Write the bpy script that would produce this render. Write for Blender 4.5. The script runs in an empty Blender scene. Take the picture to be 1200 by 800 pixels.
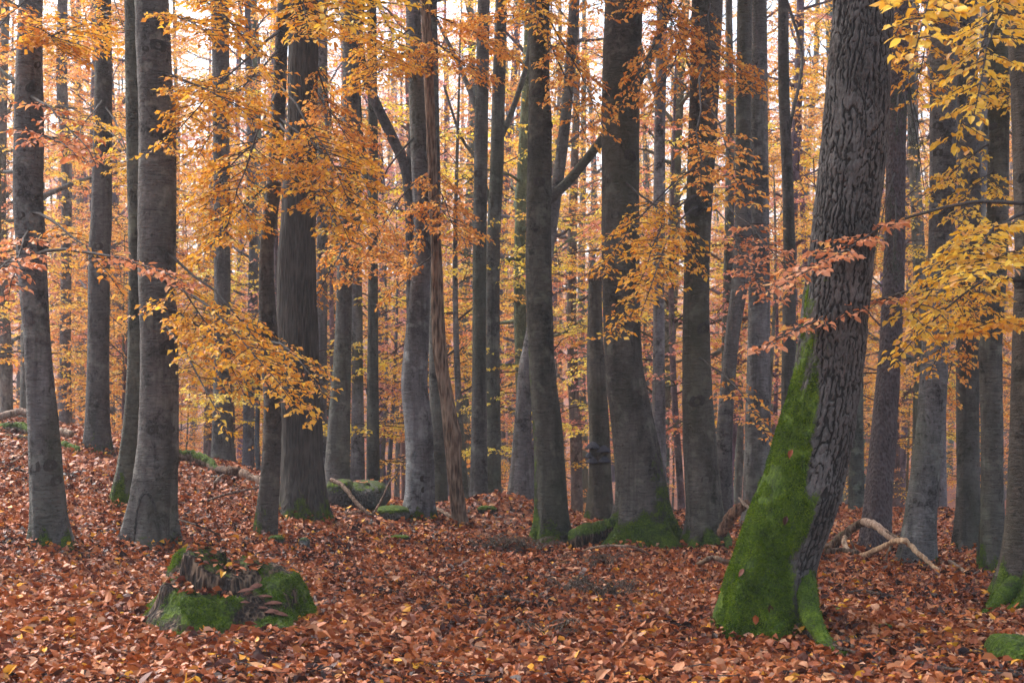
import bpy, math, random
import numpy as np
from mathutils import Vector

# ------------------------------------------------------------------ camera, sky, sun, exposure
F, HZ, CH = 1600.0, 480.0, 1.6          # focal length in photo pixels, horizon row, eye height
sc = bpy.context.scene
cam = bpy.data.cameras.new('camera'); camo = bpy.data.objects.new('camera', cam)
sc.collection.objects.link(camo); sc.camera = camo
cam.sensor_width = 36; cam.lens = 36 * F / 1200; cam.shift_y = (HZ - 400) / 1200
cam.clip_start = 0.05; cam.clip_end = 3000
camo.location = (0, 0, CH); camo.rotation_euler = (math.radians(90), 0, 0)
cam.dof.use_dof = True; cam.dof.focus_distance = 13.0; cam.dof.aperture_fstop = 4.5

SUN_EL, SUN_AZ = 50.0, -48.0
w = bpy.data.worlds.new('World'); sc.world = w; w.use_nodes = True
nt = w.node_tree; nt.nodes.clear()
sky = nt.nodes.new('ShaderNodeTexSky'); sky.sky_type = 'NISHITA'; sky.sun_disc = False
sky.sun_elevation = math.radians(SUN_EL); sky.sun_rotation = math.radians(SUN_AZ)
sky.air_density = 1.0; sky.dust_density = 4.0; sky.ozone_density = 1.0
hs = nt.nodes.new('ShaderNodeHueSaturation'); hs.inputs['Saturation'].default_value = 0.75
bg = nt.nodes.new('ShaderNodeBackground'); bg.inputs['Strength'].default_value = 0.135
wo = nt.nodes.new('ShaderNodeOutputWorld')
nt.links.new(sky.outputs[0], hs.inputs['Color']); nt.links.new(hs.outputs[0], bg.inputs['Color'])
nt.links.new(bg.outputs[0], wo.inputs[0])
sl = bpy.data.lights.new('sun', 'SUN'); sl.energy = 1.5; sl.angle = math.radians(35); sl.color = (1, .98, .96)
so = bpy.data.objects.new('sun', sl); sc.collection.objects.link(so)
_az, _el = math.radians(SUN_AZ), math.radians(SUN_EL)
_dir = Vector((math.sin(_az) * math.cos(_el), math.cos(_az) * math.cos(_el), math.sin(_el)))
so.rotation_euler = (-_dir).to_track_quat('-Z', 'Y').to_euler(); so.location = (0, -5, 40)
sc.view_settings.view_transform = 'Standard'; sc.view_settings.look = 'None'
sc.view_settings.gamma = 1; sc.view_settings.exposure = 1.92
cy = sc.cycles
cy.max_bounces = 7; cy.diffuse_bounces = 4; cy.glossy_bounces = 1; cy.transmission_bounces = 4
cy.volume_bounces = 0; cy.transparent_max_bounces = 4; cy.use_adaptive_sampling = True
cy.adaptive_threshold = 0.02; cy.use_denoising = True
cy.caustics_reflective = False; cy.caustics_refractive = False
HAZE = 0.0012

# ------------------------------------------------------------------ noise
def _hash(ix, iy, iz):
    h = (ix * 374761393 + iy * 668265263 + iz * 1274126177) & 0xffffffff
    h = ((h ^ (h >> 13)) * 1103515245) & 0xffffffff
    h = ((h ^ (h >> 16)) * 2246822519) & 0xffffffff
    return ((h ^ (h >> 15)) & 0xffffff) / 16777215.0
def vn(x, y, z=0.0):
    x, y, z = np.broadcast_arrays(np.asarray(x, float), np.asarray(y, float), np.asarray(z, float))
    fx, fy, fz = np.floor(x), np.floor(y), np.floor(z)
    ix, iy, iz = fx.astype(np.int64), fy.astype(np.int64), fz.astype(np.int64)
    u, v, t = x - fx, y - fy, z - fz
    u, v, t = u*u*(3-2*u), v*v*(3-2*v), t*t*(3-2*t)
    r = 0
    for a in (0, 1):
        for b in (0, 1):
            for c in (0, 1):
                r = r + _hash(ix+a, iy+b, iz+c) * (u if a else 1-u) * (v if b else 1-v) * (t if c else 1-t)
    return r
def fbm(x, y, z=0.0, o=4):
    r, a, s = 0, .5, 0
    for k in range(o):
        r = r + a * vn(x * 2**k + 17.3*k, y * 2**k + 5.1*k, np.asarray(z) * 2**k + 3.7*k); s += a; a *= .5
    return r / s
def sstep(a, b, x):
    t = np.clip((x - a) / (b - a), 0, 1); return t*t*(3-2*t)

# ------------------------------------------------------------------ terrain
def gz(x, y):
    x = np.asarray(x, float); y = np.asarray(y, float)
    s = np.clip((-x + .3) / 9.5, 0, 1.35); L = 1.5 * np.where(s < 1, s*s*(3-2*s), 1 + (s-1)*.5)
    z = L * sstep(6, 20, y)
    z = z - 0.010 * np.clip(y - 9, 0, 14) * sstep(-2, 2, x) - 0.004*np.clip(x, 0, 20)
    yc = 22.5 + 1.2*np.sin(x*.5) + 3.0*sstep(2, 6, x)
    d = y - yc
    soft = np.where(d > 6, d, np.log1p(np.exp(np.clip(d*1.2, -30, 30)))/1.2)
    z = z - 0.115 * np.minimum(soft, 36)
    z = z + 25.0 * sstep(48, 230, y)
    z = z + .40*np.exp(-(((x+.12)/.9)**2 + ((y-19.6)/1.1)**2))
    z = z + .16*np.exp(-(((x-2.05)/.75)**2 + ((y-10.1)/.45)**2))
    z = z + .05*np.exp(-(((x+2.2)/1.0)**2 + ((y-10.2)/.6)**2))
    n = (fbm(x*.7, y*.7, 1.5, 3) - .5) * .22 + (fbm(x*2.3, y*2.3, 7.5, 2) - .5) * .09
    return z + n
def g1(x, y): return float(gz(x, y))
def at(px, py, d):
    return np.array(((px-600)/F*d, d, CH - (py-HZ)/F*d))
def hit(px, py, lo=5., hi=40.):
    ds = np.arange(lo, hi, .02)
    zr = CH - (py-HZ)/F*ds
    b = np.nonzero(zr <= gz((px-600)/F*ds, ds))[0]
    return float(ds[b[0]]) if len(b) else None

# ------------------------------------------------------------------ mesh helpers
COL = sc.collection
class MB:
    def __init__(s): s.V=[]; s.T=[]; s.Q=[]; s.n=0; s.A=[]
    def add(s, V, Q=None, T=None, a=None):
        V = np.asarray(V, float).reshape(-1,3)
        if Q is not None and len(Q): s.Q.append(np.asarray(Q, np.int64)+s.n)
        if T is not None and len(T): s.T.append(np.asarray(T, np.int64)+s.n)
        s.V.append(V); s.n += len(V)
        s.A.append(np.zeros(len(V)) if a is None else np.broadcast_to(np.asarray(a, float), (len(V),)))
    def tube(s, P, R, n=6, a=None, cap=True):
        P = np.asarray(P, float); R = np.asarray(R, float); k = len(P)
        t = np.gradient(P, axis=0); t /= np.linalg.norm(t, axis=1)[:,None]+1e-9
        ref = np.array((0.,0,1)) if abs(t[:,2]).mean() < .8 else np.array((1.,0,0))
        u = np.cross(t, ref); u /= np.linalg.norm(u, axis=1)[:,None]+1e-9; v = np.cross(t, u)
        th = np.arange(n)*2*math.pi/n
        V = P[:,None] + R[:,None,None]*(np.cos(th)[None,:,None]*u[:,None]+np.sin(th)[None,:,None]*v[:,None])
        i = np.arange(k-1)[:,None]*n; j = np.arange(n)[None,:]; j2 = (j+1)%n
        Q = np.stack((i+j, i+n+j, i+n+j2, i+j2), -1).reshape(-1,4)
        V = V.reshape(-1,3); T = None
        if cap:
            V = np.vstack((V, P[:1], P[-1:])); m = k*n; jj = np.arange(n); kk=(jj+1)%n
            T = np.vstack((np.stack((jj, kk, np.full(n,m)),1), np.stack(((k-1)*n+kk, (k-1)*n+jj, np.full(n,m+1)),1)))
        s.add(V, Q, T, a)
    def build(s, name, mat, parent=None, smooth=True, loc=None, attr=None, face=None):
        V = np.concatenate(s.V) if s.V else np.zeros((0,3))
        return link(name, mesh(name, V, s.Q, s.T, mat, smooth, loc, {attr: np.concatenate(s.A)} if attr else None, face), parent, loc)
def mesh(name, V, Q, T, mat, smooth=True, loc=None, pattr=None, fattr=None):
    if loc is not None: V = V - np.asarray(loc)
    Q = np.concatenate(Q) if len(Q) else np.zeros((0,4), np.int64)
    T = np.concatenate(T) if len(T) else np.zeros((0,3), np.int64)
    me = bpy.data.meshes.new(name)
    me.vertices.add(len(V)); me.vertices.foreach_set('co', V.astype(np.float32).ravel())
    me.loops.add(Q.size + T.size); me.polygons.add(len(Q)+len(T))
    me.loops.foreach_set('vertex_index', np.concatenate((Q.ravel(), T.ravel())).astype(np.int32))
    me.polygons.foreach_set('loop_start', np.concatenate((np.arange(len(Q))*4, Q.size+np.arange(len(T))*3)).astype(np.int32))
    me.polygons.foreach_set('use_smooth', np.full(len(Q)+len(T), smooth))
    for k, v in (pattr or {}).items():
        me.attributes.new(k, 'FLOAT', 'POINT').data.foreach_set('value', np.asarray(v, np.float32))
    for k, v in (fattr or {}).items():
        me.attributes.new(k, 'FLOAT', 'FACE').data.foreach_set('value', np.asarray(v, np.float32))
    me.update(calc_edges=True); me.validate()
    if mat: me.materials.append(mat)
    return me
def link(name, me, parent=None, loc=None):
    o = bpy.data.objects.new(name, me); COL.objects.link(o)
    if loc is not None and parent is None: o.location = loc
    if parent is not None:
        o.parent = parent
        if loc is not None: o.location = np.asarray(loc) - np.asarray(parent['_base'] if '_base' in parent else (0,0,0))
    return o
BASE = {}
def thing(name, label, cat, loc, group=None):
    o = bpy.data.objects.new(name, None); COL.objects.link(o); o.location = loc
    o.empty_display_size = .2; tag(o, label, cat, group); BASE[o.name] = np.asarray(loc, float); return o
def tag(o, label, cat, group=None):
    o['label'] = label; o['category'] = cat
    if group: o['group'] = group
    return o
def part(name, mb, mat, par, attr=None, smooth=True, stuff=False, face=None):
    """mesh built in world space, made a child of an Empty (or part) whose base is known"""
    b = BASE[par.name]
    V = np.concatenate(mb.V)
    o = bpy.data.objects.new(name, mesh(name, V, mb.Q, mb.T, mat, smooth, b, {attr: np.concatenate(mb.A)} if attr else None, face))
    COL.objects.link(o); o.parent = par; BASE[o.name] = b
    if stuff: o['kind'] = 'stuff'
    return o

# leaf templates: (u along, v across, n up), triangles
def _leaf(lod, bend=.12, fold=.22):
    if lod == 3:
        pts = [(0,0),(.28,-.46),(.28,.46),(.66,-.40),(.66,.40),(.3,0),(.68,0),(1,0)]
        tri = [(0,1,5),(0,5,2),(1,3,6),(1,6,5),(5,6,4),(5,4,2),(3,7,6),(6,7,4)]
    elif lod == 2:
        pts = [(0,0),(.48,-.5),(.48,.5),(.5,0),(1,0)]; tri = [(0,1,3),(0,3,2),(1,4,3),(3,4,2)]
    else:
        pts = [(0,0),(.46,-.46),(.46,.46),(1,0)]; tri = [(0,1,2),(1,3,2)]
    V = [(u, v, fold*abs(v) - bend*(u-.4)**2*2) for u, v in pts]
    return np.array(V), np.array(tri)
def leaf_mb(P, D, N, L, Wd, lod, rng, r=None, curl=1.0):
    n = len(P); V0, T0 = _leaf(lod)
    D = D / (np.linalg.norm(D, axis=1)[:,None]+1e-9)
    S = np.cross(N, D); S /= np.linalg.norm(S, axis=1)[:,None]+1e-9; N = np.cross(D, S)
    c = (rng.normal(1, .8, n)*curl)
    V = (P[:,None] + (V0[None,:,0:1]*L[:,None,None])*D[:,None] + (V0[None,:,1:2]*Wd[:,None,None])*S[:,None]
         + (V0[None,:,2:3]*(L*c)[:,None,None])*N[:,None])
    m = len(V0); T = (T0[None]+ (np.arange(n)*m)[:,None,None]).reshape(-1,3)
    mb = MB(); mb.add(V.reshape(-1,3), None, T)
    if r is None: r = rng.random(n)
    return mb, np.repeat(r, len(T0))

# ------------------------------------------------------------------ materials
def NT(name):
    m = bpy.data.materials.new(name); m.use_nodes = True; t = m.node_tree; t.nodes.clear()
    return m, t, t.nodes, t.links
def nd(t, typ, ins=None, **kw):
    n = t.nodes.new(typ)
    for k, v in kw.items(): setattr(n, k, v)
    for k, v in (ins or {}).items():
        if hasattr(v, 'links'): t.links.new(v, n.inputs[k])
        else: n.inputs[k].default_value = v
    return n
def ramp(t, fac, stops, const=False):
    n = t.nodes.new('ShaderNodeValToRGB'); e = n.color_ramp.elements
    if const: n.color_ramp.interpolation = 'CONSTANT'
    while len(e) < len(stops): e.new(.5)
    for q, (p, c) in zip(e, stops): q.position = p; q.color = (*c, 1) if len(c) == 3 else c
    t.links.new(fac, n.inputs[0]); return n.outputs[0]
def mixc(t, f, a, b, mode='MIX'):
    n = t.nodes.new('ShaderNodeMix'); n.data_type = 'RGBA'; n.blend_type = mode
    for s, v in ((0, f), (6, a), (7, b)):
        if hasattr(v, 'links'): t.links.new(v, n.inputs[s])
        else: n.inputs[s].default_value = v if s == 0 or len(v) == 4 else (*v, 1)
    return n.outputs[2]
def mth(t, op, a, b=0.0, clamp=False):
    n = t.nodes.new('ShaderNodeMath'); n.operation = op; n.use_clamp = clamp
    for s, v in ((0, a), (1, b)):
        if hasattr(v, 'links'): t.links.new(v, n.inputs[s])
        else: n.inputs[s].default_value = v
    return n.outputs[0]
def noise(t, vec, scale, detail=4, rough=.55, sc3=None, dist=0.0):
    if sc3:
        mp = nd(t, 'ShaderNodeMapping', {'Vector': vec, 'Scale': sc3}); vec = mp.outputs[0]
    return nd(t, 'ShaderNodeTexNoise', {'Vector': vec, 'Scale': scale, 'Detail': detail, 'Roughness': rough, 'Distortion': dist}).outputs[0]

def moss_mix(t, co, col, hgt):
    """green moss where the moss attribute (plus noise) says so"""
    at_ = nd(t, 'ShaderNodeAttribute', attribute_name='moss').outputs['Fac']
    n1 = noise(t, co, 9, 5, .65); n2 = noise(t, co, 60, 3, .7)
    f = mth(t, 'ADD', at_, mth(t, 'MULTIPLY', mth(t, 'SUBTRACT', n1, .5), 1.3))
    f = mth(t, 'ADD', f, mth(t, 'MULTIPLY', mth(t, 'SUBTRACT', n2, .5), .7))
    f = nd(t, 'ShaderNodeMapRange', {'Value': f, 'From Min': .40, 'From Max': .66}).outputs[0]
    f = mth(t, 'MULTIPLY', f, mth(t, 'GREATER_THAN', at_, .02))
    g = ramp(t, mth(t, 'ADD', mth(t, 'MULTIPLY', n1, .5), mth(t, 'MULTIPLY', n2, .5)), [(.34, (.010,.018,.003)), (.46, (.040,.074,.004)), (.55, (.085,.138,.006)), (.68, (.16,.22,.012))])
    return mixc(t, f, col, g), mth(t, 'ADD', hgt, mth(t, 'MULTIPLY', f, mth(t, 'ADD', mth(t,'MULTIPLY',n2,.9), .4))), f

def bark(name, stops, kind='beech', bump=1.0, moss=True):
    m, t, N, Lk = NT(name)
    co = nd(t, 'ShaderNodeTexCoord').outputs['Object']
    oi = nd(t, 'ShaderNodeObjectInfo')
    off = nd(t, 'ShaderNodeVectorMath', {0: co, 1: oi.outputs['Location']}, operation='ADD').outputs[0]
    co = off
    if kind == 'beech':
        a = noise(t, co, 2.2, 5, .6, (1.4,1.4,.6))
        b = noise(t, co, 5, 5, .65, (2,2,9), .4)         # horizontal wrinkles
        c = noise(t, co, 26, 4, .7)
        f = mth(t, 'ADD', mth(t, 'MULTIPLY', a, .55), mth(t, 'ADD', mth(t, 'MULTIPLY', b, .25), mth(t, 'MULTIPLY', c, .2)))
        col = ramp(t, f, stops)
        v = nd(t, 'ShaderNodeTexVoronoi', {'Vector': nd(t, 'ShaderNodeMapping', {'Vector': co, 'Scale': (1,1,.8)}).outputs[0], 'Scale': 9.0, 'Randomness': 1.0}).outputs['Distance']
        sp = nd(t, 'ShaderNodeMapRange', {'Value': mth(t, 'ADD', v, mth(t, 'MULTIPLY', c, .25)), 'From Min': .17, 'From Max': .26, 'To Min': 1.0, 'To Max': 0.0}).outputs[0]
        pt = nd(t, 'ShaderNodeMapRange', {'Value': noise(t, co, 3.1, 6, .72, (1,1,.7), .6), 'From Min': .53, 'From Max': .60}).outputs[0]
        dk = mth(t, 'MAXIMUM', mth(t, 'MULTIPLY', sp, .7), mth(t, 'MULTIPLY', pt, nd(t, 'ShaderNodeMapRange', {'Value': c, 'From Min': .40, 'From Max': .58, 'To Max': .9}).outputs[0]), True)
        v3 = nd(t, 'ShaderNodeTexVoronoi', {'Vector': nd(t, 'ShaderNodeMapping', {'Vector': co, 'Scale': (1,1,1.6)}).outputs[0], 'Scale': 24.0}).outputs['Distance']
        sp2 = nd(t, 'ShaderNodeMapRange', {'Value': mth(t, 'ADD', v3, mth(t, 'MULTIPLY', a, .3)), 'From Min': .26, 'From Max': .33, 'To Min': .8, 'To Max': 0.0}).outputs[0]
        ln = nd(t, 'ShaderNodeMapRange', {'Value': noise(t, co, 4, 3, .6, (1.5,1.5,26), .8), 'From Min': .60, 'From Max': .66, 'To Max': .7}).outputs[0]
        dk = mth(t, 'MAXIMUM', dk, mth(t, 'MAXIMUM', sp2, ln))
        col = mixc(t, dk, col, (.016,.015,.012))
        li = nd(t, 'ShaderNodeMapRange', {'Value': noise(t, co, 4.3, 4, .6), 'From Min': .56, 'From Max': .68, 'To Max': .65}).outputs[0]
        col = mixc(t, li, col, (.26,.265,.23))
        al = nd(t, 'ShaderNodeMapRange', {'Value': noise(t, co, .9, 4, .6, (1,1,.35)), 'From Min': .50, 'From Max': .66, 'To Max': .55}).outputs[0]
        col = mixc(t, al, col, (.075,.085,.045))
        st = nd(t, 'ShaderNodeMapRange', {'Value': noise(t, co, 6, 4, .6, (1.6,1.6,.10)), 'From Min': .54, 'From Max': .70, 'To Max': .55}).outputs[0]
        col = mixc(t, st, col, (.035,.033,.028))
        h = mth(t, 'ADD', mth(t, 'MULTIPLY', b, 1.0), mth(t, 'SUBTRACT', mth(t, 'MULTIPLY', c, .3), mth(t, 'MULTIPLY', dk, .35)))
    elif kind == 'plate':
        fs = nd(t, 'ShaderNodeAttribute', attribute_name='fiss').outputs['Fac']
        a = noise(t, co, 3, 5, .65); c = noise(t, co, 40, 5, .7, (1.4,1.4,.7))
        col = ramp(t, mth(t, 'ADD', mth(t, 'MULTIPLY', a, .5), mth(t, 'MULTIPLY', c, .5)), stops)
        ff = nd(t, 'ShaderNodeMapRange', {'Value': mth(t, 'ADD', fs, mth(t, 'MULTIPLY', mth(t, 'SUBTRACT', c, .5), .7)), 'From Min': .18, 'From Max': .55}).outputs[0]
        col = mixc(t, mth(t, 'MULTIPLY', ff, .82), col, (.014,.012,.009))
        h = mth(t, 'SUBTRACT', c, mth(t, 'MULTIPLY', ff, .6))
    else:                                               # scaly / fibrous
        a = noise(t, co, 3, 4, .6); c = noise(t, co, 30, 5, .7, (1,1,.22) if kind == 'fibre' else (1,1,.6))
        v = nd(t, 'ShaderNodeTexVoronoi', {'Vector': nd(t, 'ShaderNodeMapping', {'Vector': co, 'Scale': (1,1,.12 if kind=='fibre' else .6)}).outputs[0], 'Scale': 38.0}).outputs['Distance']
        col = ramp(t, mth(t, 'ADD', mth(t, 'MULTIPLY', a, .35), mth(t, 'ADD', mth(t, 'MULTIPLY', c, .4), mth(t, 'MULTIPLY', v, .3))), stops)
        h = mth(t, 'ADD', c, v)
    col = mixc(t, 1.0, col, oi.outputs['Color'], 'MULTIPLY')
    rough = .85
    if moss: col, h, mf = moss_mix(t, co, col, h)
    bp = nd(t, 'ShaderNodeBump', {'Height': h, 'Strength': bump, 'Distance': .045})
    bs = nd(t, 'ShaderNodeBsdfPrincipled', {'Base Color': col, 'Roughness': rough, 'Normal': bp.outputs[0]})
    bs.inputs['Specular IOR Level'].default_value = .25
    Lk.new(bs.outputs[0], nd(t, 'ShaderNodeOutputMaterial').inputs[0]); return m

def leafmat(name, stops, trans=.5, obj=False, rough=.5, spec=.35, tint=True):
    m, t, N, Lk = NT(name)
    oi = nd(t, 'ShaderNodeObjectInfo')
    r = oi.outputs['Random'] if obj else nd(t, 'ShaderNodeAttribute', attribute_name='rnd').outputs['Fac']
    col = ramp(t, r, stops)
    if tint: col = mixc(t, 1.0, col, oi.outputs['Color'], 'MULTIPLY')
    bs = nd(t, 'ShaderNodeBsdfPrincipled', {'Base Color': col, 'Roughness': rough}); bs.inputs['Specular IOR Level'].default_value = spec
    tr = nd(t, 'ShaderNodeBsdfTranslucent', {'Color': col})
    mx = nd(t, 'ShaderNodeMixShader', {0: trans, 1: bs.outputs[0], 2: tr.outputs[0]})
    Lk.new(mx.outputs[0], nd(t, 'ShaderNodeOutputMaterial').inputs[0]); return m

M = {}
M['beech'] = bark('beech_bark', [(.34, (0.0289,0.0264,0.0234)), (.45, (0.0915,0.0863,0.0792)), (.54, (0.1445,0.1383,0.1289)), (.66, (0.2408,0.2334,0.2213))])
M['dark'] = bark('dark_bark', [(.3, (.022,.019,.015)), (.5, (.048,.042,.034)), (.7, (.085,.075,.06))], 'fibre', .8)
M['spruce'] = bark('scaly_bark', [(.3, (0.0400,0.0320,0.0304)), (.5, (0.0840,0.0672,0.0640)), (.7, (0.1280,0.1080,0.1040))], 'scale', .8)
M['plate'] = bark('plated_bark', [(.34, (0.0386,0.0340,0.0299)), (.5, (0.1073,0.0979,0.0916)), (.66, (0.2059,0.1940,0.1869))], 'plate', .7)
M['dead'] = bark('dead_wood', [(.36, (.022,.013,.008)), (.48, (.115,.072,.045)), (.62, (.27,.19,.13))], 'fibre', .9)
M['wood'] = bark('pale_dead_wood', [(.28, (.07,.045,.028)), (.48, (.24,.165,.11)), (.68, (.42,.33,.24))], 'fibre', .7)
M['twig'] = bark('twig_bark', [(.3, (.022,.018,.015)), (.7, (.075,.062,.052))], 'scale', .2, False)
M['stump'] = bark('rotten_wood', [(.38, (.008,.005,.003)), (.52, (.035,.020,.012)), (.64, (.20,.13,.08))], 'fibre', 1.0)
M['fungus'] = bark('hoof_fungus', [(.3, (.02,.02,.022)), (.5, (.075,.073,.078)), (.7, (.15,.145,.15))], 'scale', .4, False)
M['polypore'] = bark('brown_fungus', [(.3, (.03,.012,.008)), (.5, (.10,.035,.022)), (.7, (.22,.085,.05))], 'scale', .5, False)
M['rock'] = bark('mossy_rock', [(.3, (.05,.05,.046)), (.5, (.12,.118,.108)), (.7, (.22,.215,.195))], 'scale', .8)
M['knot'] = bark('knot_bark', [(.3, (.015,.013,.011)), (.5, (.04,.036,.031)), (.7, (.09,.082,.07))], 'scale', .8, False)
M['gold'] = leafmat('golden_leaf', [(0, (.56,.20,.02)), (.3, (.78,.36,.03)), (.6, (.84,.45,.045)), (.85, (.86,.56,.07)), (1, (.70,.29,.09))])
M['yellow'] = leafmat('yellow_leaf', [(0, (.66,.32,.03)), (.4, (.82,.50,.045)), (.8, (.85,.60,.09)), (1, (.72,.38,.13))])
M['orange'] = leafmat('orange_leaf', [(0, (.54,.18,.03)), (.35, (.76,.31,.05)), (.7, (.84,.41,.08)), (1, (.85,.52,.11))])
M['salmon'] = leafmat('copper_leaf', [(0, (.46,.14,.045)), (.4, (.66,.25,.10)), (.8, (.76,.36,.19)), (1, (.74,.38,.08))])
M['needle'] = leafmat('needle', [(0, (.012,.028,.010)), (1, (.045,.075,.028))], .15)
M['fern'] = leafmat('withered_frond', [(0, (.05,.03,.018)), (1, (.15,.10,.06))], .15)
LIT = [(0, (0.0204,0.0065,0.0037)), (.18, (0.0785,0.0176,0.0074)), (.38, (0.1940,0.0425,0.0111)), (.56, (0.3326,0.0813,0.0166)), (.70, (0.4158,0.1201,0.0277)), (.82, (0.4435,0.1756,0.0693)), (.91, (0.4990,0.2680,0.1571)), (.955, (0.6283,0.2495,0.0185)), (1, (0.7022,0.3696,0.0277))]
M['litter'] = leafmat('fallen_leaf', LIT, .12, False, .5, .25, False)
M['litter_o'] = leafmat('single_fallen_leaf', LIT, .12, True, .5, .25, False)
M['salmon_o'] = leafmat('single_copper_leaf', [(0, (.46,.14,.045)), (.4, (.66,.25,.10)), (.8, (.76,.36,.19)), (1, (.74,.38,.08))], .45, True)
M['yellow_o'] = leafmat('single_yellow_leaf', [(0, (.66,.32,.03)), (.4, (.82,.50,.045)), (.8, (.85,.60,.09)), (1, (.72,.38,.13))], .42, True)
M['mossblade'] = leafmat('moss_shoot', [(0, (0.0117,0.0241,0.0023)), (.45, (0.0670,0.1255,0.0052)), (1, (0.2009,0.2790,0.0149))], .3, False, .8, .1)

def ground_mat():
    m, t, N, Lk = NT('leaf_covered_soil')
    co = nd(t, 'ShaderNodeTexCoord').outputs['Object']
    dco = nd(t, 'ShaderNodeVectorMath', {0: co, 1: nd(t, 'ShaderNodeVectorMath', {0: nd(t, 'ShaderNodeTexNoise', {'Vector': co, 'Scale': 7.0}).outputs['Color'], 1: (.12,.12,.12)}, operation='MULTIPLY').outputs[0]}, operation='ADD').outputs[0]
    v = nd(t, 'ShaderNodeTexVoronoi', {'Vector': dco, 'Scale': 17.0})
    col = ramp(t, v.outputs['Color'], LIT)
    big = noise(t, co, 1.3, 4)
    col = mixc(t, nd(t, 'ShaderNodeMapRange', {'Value': big, 'From Min': .3, 'From Max': .75, 'To Min': .55, 'To Max': .1}).outputs[0], col, (.045,.02,.012))
    bp = nd(t, 'ShaderNodeBump', {'Height': v.outputs['Distance'], 'Strength': .6, 'Distance': .04})
    bs = nd(t, 'ShaderNodeBsdfPrincipled', {'Base Color': col, 'Roughness': .7, 'Normal': bp.outputs[0]})
    Lk.new(bs.outputs[0], nd(t, 'ShaderNodeOutputMaterial').inputs[0]); return m
M['ground'] = ground_mat()

# ------------------------------------------------------------------ ground sheet
def build_ground():
    ys = np.concatenate((np.arange(-12, 4, .8), np.arange(4, 28, .16), np.arange(28, 60, 1.0), np.arange(60, 260, 6.0), np.arange(260, 901, 80.)))
    h = np.concatenate((np.arange(0, 12, .2), np.arange(12, 40, 1.5), np.arange(40, 160, 8.), np.arange(160, 901, 80.)))
    xs = np.concatenate((-h[:0:-1], h))
    X, Y = np.meshgrid(xs, ys); Z = gz(X, Y) - .012
    ny, nx = X.shape; i = np.arange(ny-1)[:,None]*nx; j = np.arange(nx-1)[None]
    Q = np.stack((i+j, i+j+1, i+nx+j+1, i+nx+j), -1).reshape(-1,4)
    o = link('forest_floor', mesh('forest_floor', np.stack((X,Y,Z),-1).reshape(-1,3), [Q], [], M['ground']))
    o['kind'] = 'structure'; o['label'] = 'leaf covered woodland floor rising to a crest'
    BASE[o.name] = np.zeros(3); return o
floor = build_ground()

# ------------------------------------------------------------------ trunks
def catmull(P, k):
    P = np.asarray(P, float); Q = np.vstack((2*P[0]-P[1], P, 2*P[-1]-P[-2])); out = []
    for i in range(1, len(Q)-2):
        n = max(1, int(k[i-1])); t = (np.arange(n)/n)[:,None]
        p0, p1, p2, p3 = Q[i-1], Q[i], Q[i+1], Q[i+2]
        out.append(.5*((2*p1)+(-p0+p2)*t+(2*p0-5*p1+4*p2-p3)*t*t+(-p0+3*p1-3*p2+p3)*t**3))
    out.append(P[-1:]); return np.vstack(out)
FRAME_TOP = lambda d: CH + 490/F*d
class Tree: pass
def trunk_curve(pts, d, H=15., top=None, rng=None, dy=0.0):
    """pts: (row, left, right) from the top row of the picture down to the base; -> rings bottom to top"""
    C = []
    for py, xl, xr in pts[::-1]:
        p = at((xl+xr)/2, py, d); C.append((*p, (xr-xl)/2/F*d))
    C = np.array(C)
    sl = (C[1,:3]-C[0,:3]); sl /= max(1e-6, abs(sl[2]))
    zb = min(g1(C[0,0], d), C[0,2]) - .22
    dz = C[0,2]-zb
    first = np.append(C[0,:3]-sl*dz*np.array((.5,0,1)), C[0,3]*1.04)
    C = np.vstack((first, C))
    C[:,1] += dy*(C[:,2]-C[0,2])
    if top is None:
        z0 = C[0,2]; e = C[-1]; q = C[-2]; s = (e[:2]-q[:2])/max(.2, e[2]-q[2]); s = np.clip(s, -.12, .12)
        rng = rng or random.Random(1); add = []
        zt = max(z0+H, e[2]+2); n = 6; p = e.copy()
        for k in range(1, n+1):
            st = (zt-e[2])/n; p = p.copy(); s *= .55
            p[0] += s[0]*st + rng.uniform(-.05,.05); p[1] += s[1]*st + rng.uniform(-.05,.05); p[2] += st
            p[3] = e[3]*(1-.85*k/n); add.append(p)
        C = np.vstack((C, add))
    return C
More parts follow.
